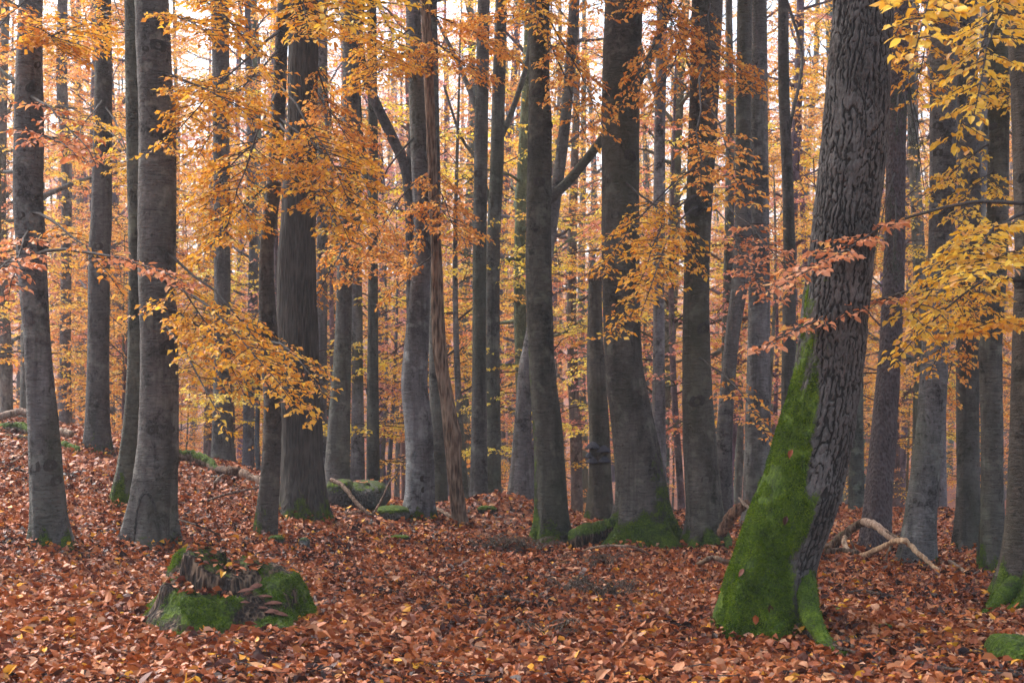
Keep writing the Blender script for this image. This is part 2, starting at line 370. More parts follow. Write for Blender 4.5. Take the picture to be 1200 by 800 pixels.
def trunk_mesh(C, d, sides=36, step=.05, seed=0., flare=.10, lobes=5, und=.07, bark='beech', moss=None, twist=0.0, fine=.0):
    ks = []
    zt = FRAME_TOP(d)
    for a, b in zip(C[:-1], C[1:]):
        L = np.linalg.norm(b[:3]-a[:3]); ks.append(max(2, min(900, math.ceil(L/(step if a[2] < zt else step*6)))))
    R = catmull(C, ks)
    P, r = R[:,:3], np.maximum(R[:,3], .01); h = P[:,2]-C[0,2]-.22
    th = np.arange(sides)*2*math.pi/sides
    TH, HH = np.meshgrid(th, h); RR = r[:,None]*np.ones_like(TH)
    cx, sx = np.cos(TH+twist*HH), np.sin(TH+twist*HH)
    n1 = fbm(cx*1.1+seed, sx*1.1+seed*1.7, HH*.9+seed, 3)-.5
    n2 = fbm(cx*3+seed, sx*3, HH*3.2+seed*2, 3)-.5
    rad = RR*(1+und*2*n1+und*.6*n2)
    lob = .5+.5*np.cos(lobes*TH+seed*9+1.3*np.sin(TH*2+seed))
    fl = np.exp(-np.clip(HH,-.2,9)/.22)
    rad = rad + RR*flare*fl*(lob**1.5*2.2-.25) + RR*.10*np.exp(-np.clip(HH,0,9)/.7)*(lob-.5)
    fiss = None
    if bark == 'plate':
        Rm = .28; ca, sa = TH*Rm, HH
        q3 = lambda k, kz, o: (cx*Rm*k+o, sx*Rm*k, sa*kz+o)
        wp = (fbm(*q3(7, 2.4, seed), 3)-.5)*.13+(fbm(*q3(38, 24, seed+5), 2)-.5)*.050
        cols = round(2*math.pi*Rm/.05); u = TH/(2*math.pi)*cols+wp/.05
        dist = np.abs(u-np.floor(u)-.5)*2                       # 1 at the furrow line
        on = .12+.88*sstep(.30,.52,fbm(*q3(13, 6, seed+11), 2))
        f1 = sstep(.62,.93,dist)*on
        u2 = u*2+.35+(fbm(*q3(12,5,seed+17),2)-.5)*1.6; f2 = .6*sstep(.74,.97,np.abs(u2-np.floor(u2)-.5)*2)*sstep(.38,.55,fbm(*q3(10,4,seed+23),2))
        v2 = sa*9+(fbm(*q3(9,5,seed+31),3)-.5)*5; f3 = .85*sstep(.74,.95,np.abs(v2-np.floor(v2)-.5)*2)*sstep(.36,.50,fbm(*q3(14,7,seed+37),2))
        fiss = np.clip(np.maximum.reduce([f1,f2,f3]),0,1)
        if moss: fiss = fiss*(1-.9*np.clip(moss(TH,HH)*1.6-.3,0,1))
        plate = fbm(*q3(20,6,4), 3); c = vn(*q3(60,50,2))
        rad = rad-fiss*.015+(plate-.5)*.022+(c-.5)*.006
    elif bark == 'ridge':
        a = 1-np.abs(2*vn(cx*3.4+seed, sx*3.4, HH*1.1)-1)
        rad = rad*(1+.16*(a-.6)) + RR*.10*(vn(cx*8, sx*8, HH*3)-.5)
    elif fine:
        rad = rad + fine*(fbm(cx*RR*30, sx*RR*30, HH*16+seed, 3)-.5)
    V = P[:,None] + rad[...,None]*np.stack((cx, sx, np.zeros_like(cx)), -1)
    k = len(P); i = np.arange(k-1)[:,None]*sides; j = np.arange(sides)[None]; j2 = (j+1)%sides
    Q = np.stack((i+j, i+j2, i+sides+j2, i+sides+j), -1).reshape(-1,4)
    mb = MB(); ms = np.zeros_like(TH)
    if moss: ms = moss(TH, HH)
    mb.add(V.reshape(-1,3), Q, None, ms.ravel())
    return mb, (fiss.ravel() if fiss is not None else None), V, ms
def moss_base(hm=.35, side=None, amt=.9, streak=0.0):
    def f(TH, HH):
        m = amt*(1-sstep(0, hm, HH+.08*np.sin(TH*5)))
        if side is not None:
            w_ = .5+.5*np.cos(TH-side); m = m*(.35+.75*w_) + streak*sstep(.72, 1., w_)*(1-sstep(0, 6, HH))
        return m
    return f

# ------------------------------------------------------------------ sprays of leaves
def unit(v): return v/(np.linalg.norm(v)+1e-9)
class LeafBag:
    def __init__(s): s.P=[]; s.D=[]; s.N=[]; s.L=[]
    def add(s, P, D, N, L): s.P.append(P); s.D.append(D); s.N.append(N); s.L.append(L)
    def cat(s): return [np.concatenate(x) for x in (s.P, s.D, s.N, s.L)]
def twig_leaves(bag, rng, A, B, Lf, gap, up=np.array((0,0,1.)), skip=0.0, droop=.25):
    v = B-A; L = np.linalg.norm(v); n = max(2, int(L/gap)); d = v/L
    t = (np.arange(n)+rng.uniform(.2,.8,n))/n; t = skip+(1-skip)*t
    s = unit(np.cross(d, up)); sg = np.where(np.arange(n)%2, 1., -1.)
    P = A+v*t[:,None] + rng.normal(0,.008,(n,3))
    ang = rng.normal(.85,.25,n)*sg; ang[-1] = 0
    D = d*np.cos(ang)[:,None]+s*np.sin(ang)[:,None]+up*rng.normal(-droop,.25,n)[:,None]
    N = up+rng.normal(0,.42,(n,3))
    bag.add(P, D, N, Lf*rng.uniform(.65,1.15,n))
def spray(bag, wood, rng, P0, P1, width, ntw, Lf=.07, r0=.012, gap=.04, arch=.08, tubes=1, start=.25, sub=True):
    P0 = np.asarray(P0, float); P1 = np.asarray(P1, float)
    v = P1-P0; L = np.linalg.norm(v); d = v/L; k = 9
    t = np.linspace(0,1,k)[:,None]
    up = np.array((0,0,1.)); s = unit(np.cross(d, up)); 
    ax = P0+v*t+up*(4*arch*L*t*(1-t))
    wob = rng.normal(0,.018*L,(k,3)); wob[0]=0; wob[-1]*=.3; ax = ax+np.cumsum(wob,0)*.35
    if tubes: wood.tube(ax, r0*(1-.85*t[:,0])+.0015, 6 if r0 > .02 else 4)
    twig_leaves(bag, rng, ax[-3], ax[-1], Lf, gap)
    for i in range(ntw):
        tt = start+(1-start)*(i+rng.uniform(.2,.8))/ntw; q = tt*(k-1); a = int(min(k-2, q)); p = ax[a]+(ax[a+1]-ax[a])*(q-a)
        sd = 1 if i%2 else -1
        Lt = width*(1-.6*max(0, tt-.45)/.55)*(.45+.55*min(1,(tt-start+.12)/.3))*rng.uniform(.55,1.15)
        dt = unit(d*rng.uniform(.4,.9)+s*sd*rng.uniform(.6,1.)+up*rng.uniform(-.22,.2))
        e = p+dt*Lt-up*.08*Lt
        m = p+(e-p)*.5+up*.04*Lt+rng.normal(0,.02*Lt,3)
        if tubes: wood.tube(np.array((p,m,e)), [r0*.35+.001, r0*.22+.001, .001], 3, cap=False)
        twig_leaves(bag, rng, m if Lt > .5 else p, e, Lf, gap, skip=.1)
        if sub and Lt > .16:
            st = unit(np.cross(dt, up))
            for q2 in range(int(Lt/.13)):
                u_ = rng.uniform(.2,.92); b = p+(e-p)*u_+up*.16*Lt*u_*(1-u_)
                sl2 = min(.42, .5*Lt)*rng.uniform(.4,1.)
                e2 = b+unit(dt*.75+st*(1 if q2%2 else -1)*rng.uniform(.5,.9)+up*rng.uniform(-.25,.15))*sl2
                if tubes > 1: wood.tube(np.array((b,e2)), [.002,.001], 3, cap=False)
                twig_leaves(bag, rng, b, e2, Lf, gap, skip=.15)
def bag_mesh(name, bag, mat, par, lod, rng, wr=.62, rshift=None):
    P, D, N, L = bag.cat()
    mb, r = leaf_mb(P, D, N, L, L*wr*rng.uniform(.85,1.1,len(L)), lod, rng)
    return part(name, mb, mat, par, smooth=False, stuff=True, face={'rnd': r})

# ------------------------------------------------------------------ library of standing trees (shared meshes)
def lib_tree(seed, H, r, low, nlimb, reach, mat, leafL, lod=1, spn=7, dens=8, ht=1.0, crown_only=False, gap=.055):
    rng = np.random.default_rng(seed); wood = MB(); bag = LeafBag()
    zs = np.linspace(-.5, H, 15); lean = rng.normal(0,.02,2)
    ax = np.stack((lean[0]*zs+.12*np.sin(zs*.45+seed), lean[1]*zs+.12*np.cos(zs*.37+seed*2), zs), -1)
    ax[:2,:2] = ax[2,:2]*.6
    rr = r*np.clip(1.15*(1-.82*(zs/H)**1.2), .05, 1.2); rr[0] = r*1.5
    tr = MB()
    if not crown_only:
        C = np.hstack((ax, rr[:,None])); 
        k = catmull(C, [3]*14); n = 12; th = np.arange(n)*2*math.pi/n
        rad = k[:,3:4]*(1+.10*(fbm(np.cos(th)[None]*1.2+seed, np.sin(th)[None]*1.2, k[:,2:3]*.8, 2)-.5)*2)
        V = k[:,None,:3]+np.stack((rad*np.cos(th), rad*np.sin(th), rad*0), -1)
        i = np.arange(len(k)-1)[:,None]*n; j = np.arange(n)[None]; j2=(j+1)%n
        tr.add(V.reshape(-1,3), np.stack((i+j,i+j2,i+n+j2,i+n+j),-1).reshape(-1,4))
    for i in range(nlimb):
        f = (i+rng.uniform(.1,.9))/nlimb; z = low+(H-low)*f*.93
        a = i*2.4+rng.uniform(-.5,.5); p = np.array([np.interp(z, zs, ax[:,0]), np.interp(z, zs, ax[:,1]), z])
        rl = np.interp(z, zs, rr)*rng.uniform(.25,.5)
        Ll = reach*(1-.55*f)*rng.uniform(.6,1.15)
        el = rng.uniform(-.1,.6)+.65*f*ht
        hd = np.array((math.cos(a)*math.cos(el), math.sin(a)*math.cos(el), math.sin(el)))
        k = 6; t = np.linspace(0,1,k)[:,None]
        lim = p+hd*Ll*t+np.array((0,0,1))*(Ll*.10*t*(1-t)*4*rng.uniform(-.6,1)) + np.cumsum(rng.normal(0,.03*Ll,(k,3)),0)*(t>0)
        wood.tube(lim, np.maximum(rl*(1-.85*t[:,0]),.006), 6)
        ns = max(2, int(spn*(Ll/reach)+.5))
        for q in range(ns):
            u_ = rng.uniform(.25,1.0); x = u_*(k-1); b = int(min(k-2,x)); s0 = lim[b]+(lim[b+1]-lim[b])*(x-b)
            az = a+rng.choice((-1,1))*rng.uniform(.2,1.4); sl_ = rng.uniform(.7,1.5)*min(1.2, .5+Ll*.3)
            s1 = s0+np.array((math.cos(az)*sl_, math.sin(az)*sl_, rng.normal(0,.32)*sl_))
            spray(bag, wood, rng, s0, s1, sl_*.55, dens, leafL, .010, gap, .05, 1, .1, True)
    return tr, wood, bag, rng
LIB = {}
def lib(key, *a, mat='beech', leaf='orange', lod=1, **kw):
    tr, wood, bag, rng = lib_tree(*a, mat=mat, lod=lod, **kw)
    P, D, N, L = bag.cat(); mb, r = leaf_mb(P, D, N, L, L*.66, lod, rng)
    LIB[key] = (mesh('trunk', np.concatenate(tr.V), tr.Q, tr.T, M[mat]) if tr.V else None,
                mesh('branchwork', np.concatenate(wood.V), wood.Q, wood.T, M['beech'] if key[0] != 'y' else M['twig'], True),
                mesh('foliage', np.concatenate(mb.V), mb.Q, mb.T, M[leaf], False, None, None, {'rnd': r}))
for i in range(5):
    lib('b%d' % i, 10+i, 20.+1.6*i, .15+.02*i, 4.2-.5*(i%3), 28, 3.4, leafL=.095, spn=7, dens=6, gap=.055, leaf=('orange','gold','salmon','orange','gold')[i])
for i in range(5):
    lib('y%d' % i, 40+i, 5.0+.9*i, .035+.006*i, .7+.15*i, 16, 1.8, leafL=.085, spn=4, dens=6, ht=.35, gap=.05, leaf=('orange','gold','orange','salmon','yellow')[i])
for i in range(3):
    lib('c%d' % i, 70+i, 9., .12, .6, 12, 3.4, leafL=.11, spn=6, dens=5, leaf='gold', crown_only=True, gap=.085)  # tree heads unseen above the frame, leafed densely to darken the foreground
for i in range(5):
    lib('p%d' % i, 90+i, 23.+i, .11+.014*i, 10.5, 13, 2.6, leafL=.10, spn=5, dens=5, gap=.06, leaf=('orange','gold','salmon','gold','orange')[i])
TINTR = random.Random(5)
def put_lib(key, name, label, cat, loc, rz, s, group, tint=None, trunk_tint=None):
    e = thing(name, label, cat, loc, group); e.rotation_euler = (0,0,rz); e.scale = (s,s,s)
    tr, wd, fo = LIB[key]
    for nm, me in (('trunk', tr), ('branchwork', wd), ('foliage', fo)):
        if me is None: continue
        o = bpy.data.objects.new(nm, me); COL.objects.link(o); o.parent = e
        if nm == 'branchwork': o['kind'] = 'stuff'
        if nm == 'foliage':
            o['kind'] = 'stuff'; o.color = (*(tint or (1,1,1)), 1)
        else: o.color = (*(trunk_tint or (1,1,1)), 1)
    return e
def crown(e, C, key, d, tint=(1,1,1)):
    """the leafy head of a tall tree, on the upper trunk above the frame"""
    z = max(C[0,2]+6.5, FRAME_TOP(d)+1.2); p = [np.interp(z, C[:,2], C[:,k]) for k in (0,1)]+[z]
    _, wd, fo = LIB[key]
    for nm, me in (('crown_limbs', wd), ('crown', fo)):
        o = bpy.data.objects.new(nm, me); COL.objects.link(o); o.parent = e
        o.location = np.array(p)-BASE[e.name]; o.rotation_euler = (0,0,random.Random(z).uniform(0,6))
        if nm == 'crown': o['kind'] = 'stuff'; o.color = (*tint, 1)

# ------------------------------------------------------------------ the near trees, measured from the photograph
# key: rows (row, left edge, right edge) top to base, options
NEAR = {
 'T1': dict(p=[(-10,23,50),(80,19,49),(150,17,51),(230,16,50),(300,20,54),(400,28,59),(500,33,69),(560,35,74),(610,37,78),(640,37,84)],
    l='slim grey beech with bulging side knot and moss patch at its foot', flare=.05, moss=moss_base(.25,-.9,.75)),
 'T2': dict(p=[(-10,158,197),(80,161,201),(150,163,206),(300,162,206),(400,165,208),(500,163,209),(550,158,208),(600,150,206),(635,144,206)],
    l='stout grey beech with dark round knots and an arched scar at its base', flare=.05, moss=moss_base(.12,None,.4), tint=(1.0,.97,.93)),
 'T3': dict(p=[(-10,146,168),(150,148,170),(300,151,170),(400,150,168),(470,147,166),(530,140,160),(570,133,157),(592,129,158)],
    l='greenish curved beech half hidden behind the stout knotted beech', flare=.12, moss=moss_base(.45,-2.0,.8,.25), tint=(.72,.74,.58)),
 'T4': dict(p=[(-10,112,130),(100,111,131),(250,107,131),(300,104,129),(400,103,128),(480,101,128),(530,99,130)],
    l='straight dark grey beech standing on the leafy slope beside fallen logs', flare=.05, moss=moss_base(.4,-1.4,.5), tint=(.75,.72,.70)),
 'T6': dict(p=[(-10,326,342),(40,323,338),(200,314,331),(300,304,321),(400,304,326),(450,308,328),(500,309,330),(560,305,328),(628,298,324)],
    l='slender bowed beech growing in front of the thick black trunk', flare=.06, moss=moss_base(.75,3.0,.6), tint=(.70,.63,.55)),
 'T7': dict(p=[(-10,338,372),(150,337,371),(300,327,369),(400,327,372),(500,330,376),(560,329,378),(604,326,384)],
    l='thick black-barked trunk with long open crack and mossy foot', mat='dark', flare=.08, moss=moss_base(.45,None,.6), und=.10, bark='ridge'),
 'T8': dict(p=[(-10,402,422),(100,401,421),(200,401,421),(300,396,414),(400,392,412),(480,386,411),(572,379,410)],
    l='plain grey beech rising beside the mossy boulder', flare=.05, moss=moss_base(.3,3.1,.7), tint=(.95,.95,.9)),
 'T9': dict(p=[(-10,475,492),(80,478,496),(150,480,502),(280,485,505),(340,480,504),(400,474,503),(450,470,501),(500,474,507),(550,475,509),(585,473,508),(607,468,509)],
    l='smooth silver grey beech with S bend and wrinkled bark', flare=.06, moss=moss_base(.2,-1.6,.8), tint=(1.35,1.38,1.48), und=.04),
 'T10': dict(p=[(-10,492,503),(60,495,507),(150,499,510),(300,505,518),(380,506,521),(430,510,525),(470,516,532),(510,520,540),(525,522,540),(560,525,541),(600,530,546),(617,531,549)],
    l='bare brown dead stem with stripped wood and a kink', mat='dead', flare=.05, bark='ridge', und=.10, crown=False, H=9),
 'T13': dict(p=[(-10,619,644),(100,620,644),(150,619,647),(300,616,646),(400,619,649),(450,621,653),(500,624,659),(560,626,663),(610,626,667),(637,622,672)],
    l='mossy olive-edged beech next to the leafy mound', flare=.07, moss=moss_base(.55,3.0,1.1,.6), tint=(.62,.61,.50)),
 'T15': dict(p=[(322,690,706),(345,689,705),(400,688,707),(450,688,711),(500,690,714),(560,690,717),(609,688,721)],
    l='broken snag with a cluster of grey bracket fungi', flare=.04, moss=moss_base(.25,3.1,.6), tint=(.85,.76,.66), snag=True, crown=False),
 'T16': dict(p=[(-10,709,753),(100,706,750),(200,705,749),(300,705,749),(400,708,751),(450,711,757),(500,717,768),(550,721,778),(590,722,784),(612,718,788),(638,708,798)],
    l='broad leaning beech with thick moss on flared roots beside the rotten log', flare=.30, lobes=6, moss=moss_base(.60,None,1.35,0), tint=(.80,.75,.67), extra='moss_right'),
 'T17': dict(p=[(-10,811,847),(80,809,843),(150,807,840),(300,802,832),(400,800,832),(500,800,838),(560,803,844),(610,805,850),(643,800,858)],
    l='blotchy brown-grey beech with flaking dark bark patches and mossy heel', flare=.10, moss=moss_base(.34,None,1.2), tint=(.85,.79,.70)),
 'T21': dict(p=[(-10,978,1047),(75,971,1043),(150,965,1040),(225,957,1033),(300,948,1025),(400,935,1014),(450,927,1008),(500,911,1000),(550,897,992),(600,878,980),(650,862,962),(690,850,956),(722,842,954)],
    l='huge leaning trunk with plated bark and bright moss coat up one side', mat='plate', bark='plate', flare=.06, lobes=5, und=.05, tint=(.88,.86,.80)),
 'T22': dict(p=[(-10,1046,1069),(150,1040,1062),(300,1036,1060),(400,1031,1057),(500,1021,1051),(570,1014,1046),(645,1006,1042)],
    l='reddish scaly spruce trunk behind the bent fallen branch', mat='spruce', flare=.05, crown=False, tint=(1,.95,.95), cat='tree'),
 'T23': dict(p=[(-10,1092,1121),(50,1090,1120),(150,1090,1121),(300,1088,1118),(400,1081,1112),(500,1074,1107),(550,1068,1102),(610,1060,1097),(662,1053,1096)],
    l='clean pale grey beech leaning slightly at the tip of the fallen branch', flare=.05, moss=moss_base(.12,None,.5), tint=(1.25,1.24,1.25)),
 'T24': dict(p=[(-10,1123,1144),(100,1122,1146),(250,1123,1149),(400,1121,1147),(500,1121,1147),(580,1121,1148),(646,1117,1153)],
    l='dark upright beech between the pale leaning beech and the bushy leaf sprays', flare=.06, moss=moss_base(.15,None,.5), tint=(.80,.75,.72)),
 'T25': dict(p=[(-10,1158,1182),(150,1158,1182),(300,1155,1180),(400,1148,1174),(500,1150,1175),(580,1150,1176),(672,1147,1181)],
    l='olive-grey beech with greenish foot close to the mossy-rooted edge tree', flare=.05, moss=moss_base(.5,3.1,.7,.1), tint=(.78,.76,.66)),
 'T26': dict(p=[(-10,1181,1225),(150,1187,1227),(300,1190,1226),(400,1187,1225),(500,1184,1224),(600,1180,1226),(660,1173,1230),(705,1165,1240)],
    l='brown beech with a spreading mossy root, bearing the lowest yellow and copper sprays', flare=.18, lobes=4, moss=moss_base(.45,3.6,1.3), tint=(.72,.62,.52)),
 'T5': dict(p=[(-10,248,268),(300,251,270),(450,250,271),(550,247,275)], d=23.0,
    l='grey beech standing behind the mossy log at the crest', flare=.05, moss=moss_base(.6,3.1,.5), tint=(.9,.88,.85)),
 'T11': dict(p=[(-10,560,574),(150,556,572),(300,554,570),(450,553,570),(595,550,572)], d=21.5,
    l='straight grey beech of the close pair behind the leafy mound', flare=.04, moss=moss_base(.3,3.,.3), tint=(.95,.97,.95)),
 'T12': dict(p=[(-10,581,594),(100,577,592),(200,574,590),(300,570,586),(450,570,586),(595,569,588)], d=23.5,
    l='greener beech of the close pair, with a dark blotch near its foot', flare=.04, moss=moss_base(.9,0.,.6), tint=(.85,.90,.85)),
 'T14': dict(p=[(-10,668,680),(150,655,668),(300,632,648),(400,614,632),(430,608,627),(500,602,622),(590,594,626)], d=20.5,
    l='leaning pale beech behind the mossy olive-edged beech', flare=.05, tint=(1.25,1.22,1.24)),
 'T18': dict(p=[(-10,864,881),(150,862,880),(300,860,880),(400,849,866),(500,840,859),(610,834,858)], d=19.5,
    l='thin beech bowed at mid height next to the blotchy beech', flare=.05, tint=(.92,.88,.85)),
 'T19': dict(p=[(-10,881,898),(150,879,900),(300,878,902),(450,875,903),(600,870,905)], d=19.8,
    l='straight sturdy beech just behind the moss coated giant', flare=.05, moss=moss_base(.25,None,.5), tint=(1.25,1.24,1.25)),
 'T20': dict(p=[(-10,912,924),(100,912,925),(200,916,929),(300,918,932),(420,916,933),(600,914,936)], d=21.5,
    l='thin dark beech with a slight wave peeking past the mossy giant', flare=.05, tint=(.72,.68,.66)),
 'M1': dict(p=[(-10,420,428),(60,416,427),(110,430,442),(160,452,466),(195,468,480),(240,474,485),(350,476,487),(460,477,488),(600,478,490)], d=22.,
    l='beech with an elbowed stem behind the smooth S bend beech', flare=.05, tint=(.62,.58,.58)),
 'M2': dict(p=[(-10,500,512),(200,503,516),(350,503,517),(450,503,519),(600,506,526)], d=20.5, l='grey-green beech tucked behind the dead brown stem', flare=.06, moss=moss_base(.6,None,.4), tint=(.85,.88,.82)),
 'M3': dict(p=[(-10,430,441),(200,432,443),(350,431,443),(570,429,445)], d=23., l='mossy dark slim beech past the boulder', flare=.05, moss=moss_base(1.6,.3,.35,.3), tint=(.6,.63,.52)),
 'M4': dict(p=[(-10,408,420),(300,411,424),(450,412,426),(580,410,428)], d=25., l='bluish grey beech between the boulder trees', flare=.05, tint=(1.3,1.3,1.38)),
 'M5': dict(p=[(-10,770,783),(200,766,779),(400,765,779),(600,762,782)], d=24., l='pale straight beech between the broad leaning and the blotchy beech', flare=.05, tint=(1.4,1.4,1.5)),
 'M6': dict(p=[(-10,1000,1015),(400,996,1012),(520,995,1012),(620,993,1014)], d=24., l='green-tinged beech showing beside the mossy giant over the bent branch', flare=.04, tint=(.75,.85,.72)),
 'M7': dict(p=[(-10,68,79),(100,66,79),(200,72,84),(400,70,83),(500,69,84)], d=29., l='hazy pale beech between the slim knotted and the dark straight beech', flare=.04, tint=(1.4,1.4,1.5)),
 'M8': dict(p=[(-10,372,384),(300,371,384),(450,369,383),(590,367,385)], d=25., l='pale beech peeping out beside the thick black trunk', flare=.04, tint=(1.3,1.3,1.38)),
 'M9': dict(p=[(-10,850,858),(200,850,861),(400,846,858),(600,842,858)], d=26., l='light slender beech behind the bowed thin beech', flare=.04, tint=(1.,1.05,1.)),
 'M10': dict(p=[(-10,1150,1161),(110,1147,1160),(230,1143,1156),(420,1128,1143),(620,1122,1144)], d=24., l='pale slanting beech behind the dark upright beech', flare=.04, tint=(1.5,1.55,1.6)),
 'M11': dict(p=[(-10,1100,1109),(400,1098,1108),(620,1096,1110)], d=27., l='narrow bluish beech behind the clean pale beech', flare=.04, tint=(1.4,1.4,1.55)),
 'M12': dict(p=[(-10,628,640),(100,628,641),(225,630,643),(400,632,645),(600,636,652)], d=18.5, l='forked beech hidden behind the mossy olive-edged beech, limb slanting out', flare=.04, tint=(.75,.75,.68)),
}
TREES = {}
rnd = random.Random(3)
for k, o in NEAR.items():
    pts = o['p']; b = pts[-1]
    d = o.get('d') or hit((b[1]+b[2])/2, b[0]) or 20.
    if k == 'T21': d = hit(910, 727)
    rr_ = random.Random(k)
    C = trunk_curve(pts, d, H=o.get('H', rr_.uniform(14,17)), top=(0 if o.get('snag') else None), rng=rr_)
    loc = np.array((C[1,0], C[1,1], g1(C[1,0], C[1,1])))
    big = k == 'T21'; seed = sum(map(ord, k))*.37
    mo = o.get('moss')
    if o.get('extra') == 'moss_right':
        base = mo
        mo = lambda TH, HH: np.maximum(base(TH,HH), .75*sstep(.55,.95,.5+.5*np.cos(TH+.25))*(1-sstep(.3,1.7,HH)))
    if big:
        def mo(TH, HH):
            sd = .5+.5*np.cos(TH-3.55)           # towards the photograph's left and the viewer
            lim = .10+1.95*sstep(.48,.98,sd)
            nz = (fbm(np.cos(TH)*2.2, np.sin(TH)*2.2, HH*2.6, 3)-.5)
            m = .60+(lim-HH)*.8+nz*1.7
            m = np.maximum(np.clip(m, 0, 1.1)*sstep(.30,.62,sd), .42*sstep(.75,.97,.5+.5*np.cos(TH-3.3))*(1-sstep(2.,4.2,HH))*(.6+nz))
            low = np.clip(.5+(.20-HH)*2.2+nz, 0, 1.1)*(HH < .6)
            return np.maximum(m, low)
    mb, fiss, V, ms = trunk_mesh(C, d, sides=230 if big else (40 if d < 18 else 24), step=.014 if big else (.05 if d < 18 else .1), seed=seed,
        flare=max(.13, o.get('flare', .1)) if not big else .06, lobes=o.get('lobes', 5), und=o.get('und', .05), bark=o.get('bark','beech'), moss=mo,
        twist=.5 if k == 'T10' else 0, fine=.012 if d < 18 else 0)
    e = thing('dead_tree' if k in ('T10','T15') else ('spruce_tree' if k == 'T22' else 'beech_tree' if not big else 'old_tree'), o['l'], 'tree', loc)
    t = part('trunk', mb, M[o.get('mat', 'beech')], e, attr='moss')
    if fiss is not None: t.data.attributes.new('fiss', 'FLOAT', 'POINT').data.foreach_set('value', fiss.astype(np.float32))
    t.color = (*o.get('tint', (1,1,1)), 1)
    if o.get('crown', True): crown(e, C, 'c%d' % rnd.randrange(3), d, (1, rnd.uniform(.8,1.05), 1))
    T = Tree(); T.e, T.C, T.d, T.t, T.V, T.ms, T.loc = e, C, d, t, V, ms, loc; TREES[k] = T
    print(k, 'd=%.2f' % d, 'z=%.2f' % loc[2])

def on_trunk(k, py):
    T = TREES[k]; z = CH-(py-HZ)/F*T.d
    return np.array([np.interp(z, T.C[:,2], T.C[:,i]) for i in range(4)]), z

# ------------------------------------------------------------------ the wood beyond
GROUPS = {'p': ('beech_tree', 'tall bare-stemmed beech with orange top far down in the hazy wood', ''),
          'b': ('beech_tree', 'slender beech with orange crown far down in the hazy wood', 'beeches in the hazy wood beyond the crest'),
          'y': ('young_beech', 'young thin-stemmed beech with orange leaf tiers in the understorey', 'young beeches in the understorey beyond the crest')}
rf = random.Random(11)
spots = []
def scatter(n, d0, d1, key, smin, smax, minsep, pw=1.0):
    c = 0; tries = 0
    while c < n and tries < n*40:
        tries += 1
        d = d0+(d1-d0)*rf.random()**pw; x = rf.uniform(-.44, .44)*d+rf.uniform(-2,2)
        if any((x-a)**2+(d-b)**2 < minsep**2 for a, b in spots): continue
        spots.append((x, d)); c += 1
        nm, lb, gr = GROUPS[key]; vi = rf.randrange(5)
        lb, gr = [q.replace('orange', (('orange','golden','copper','orange','golden') if key != 'y' else ('orange','golden','orange','copper','yellow'))[vi]) for q in (lb, gr)]
        if d < 40: lb = lb.replace('far down in the hazy wood', 'just below the crest').replace('in the understorey', 'close behind the crest')
        elif d > 85: lb = lb.replace('far down in the hazy wood', 'fading into haze on the far slope').replace('in the understorey', 'in the misty far understorey')
        gr = lb.split(' with')[0]+'es, '+lb.split('with ')[1]
        s = rf.uniform(smin, smax); v = rf.uniform(.8, 1.15)
        put_lib('%s%d' % (key, vi), nm, lb, 'tree', (x, d, g1(x, d)-.02), rf.uniform(0, 6.28), s, gr,
                (1.08, 1.22*v, rf.uniform(1., 2.2)), tuple(rf.uniform(.9,1.6)*q for q in (1, 1, 1.04)))
scatter(24, 27, 42, 'b', .7, .95, 2.0)
scatter(66, 42, 85, 'b', .7, 1.05, 2.0)
scatter(95, 85, 190, 'b', .85, 1.25, 2.2)
scatter(75, 38, 80, 'p', .8, 1.1, 1.2)
scatter(70, 80, 140, 'p', .9, 1.3, 1.2)
scatter(38, 24, 36, 'y', .7, 1.15, 1.3)
scatter(60, 36, 80, 'y', .7, 1.2, 1.3)
scatter(40, 80, 130, 'y', 1., 1.4, 1.3)

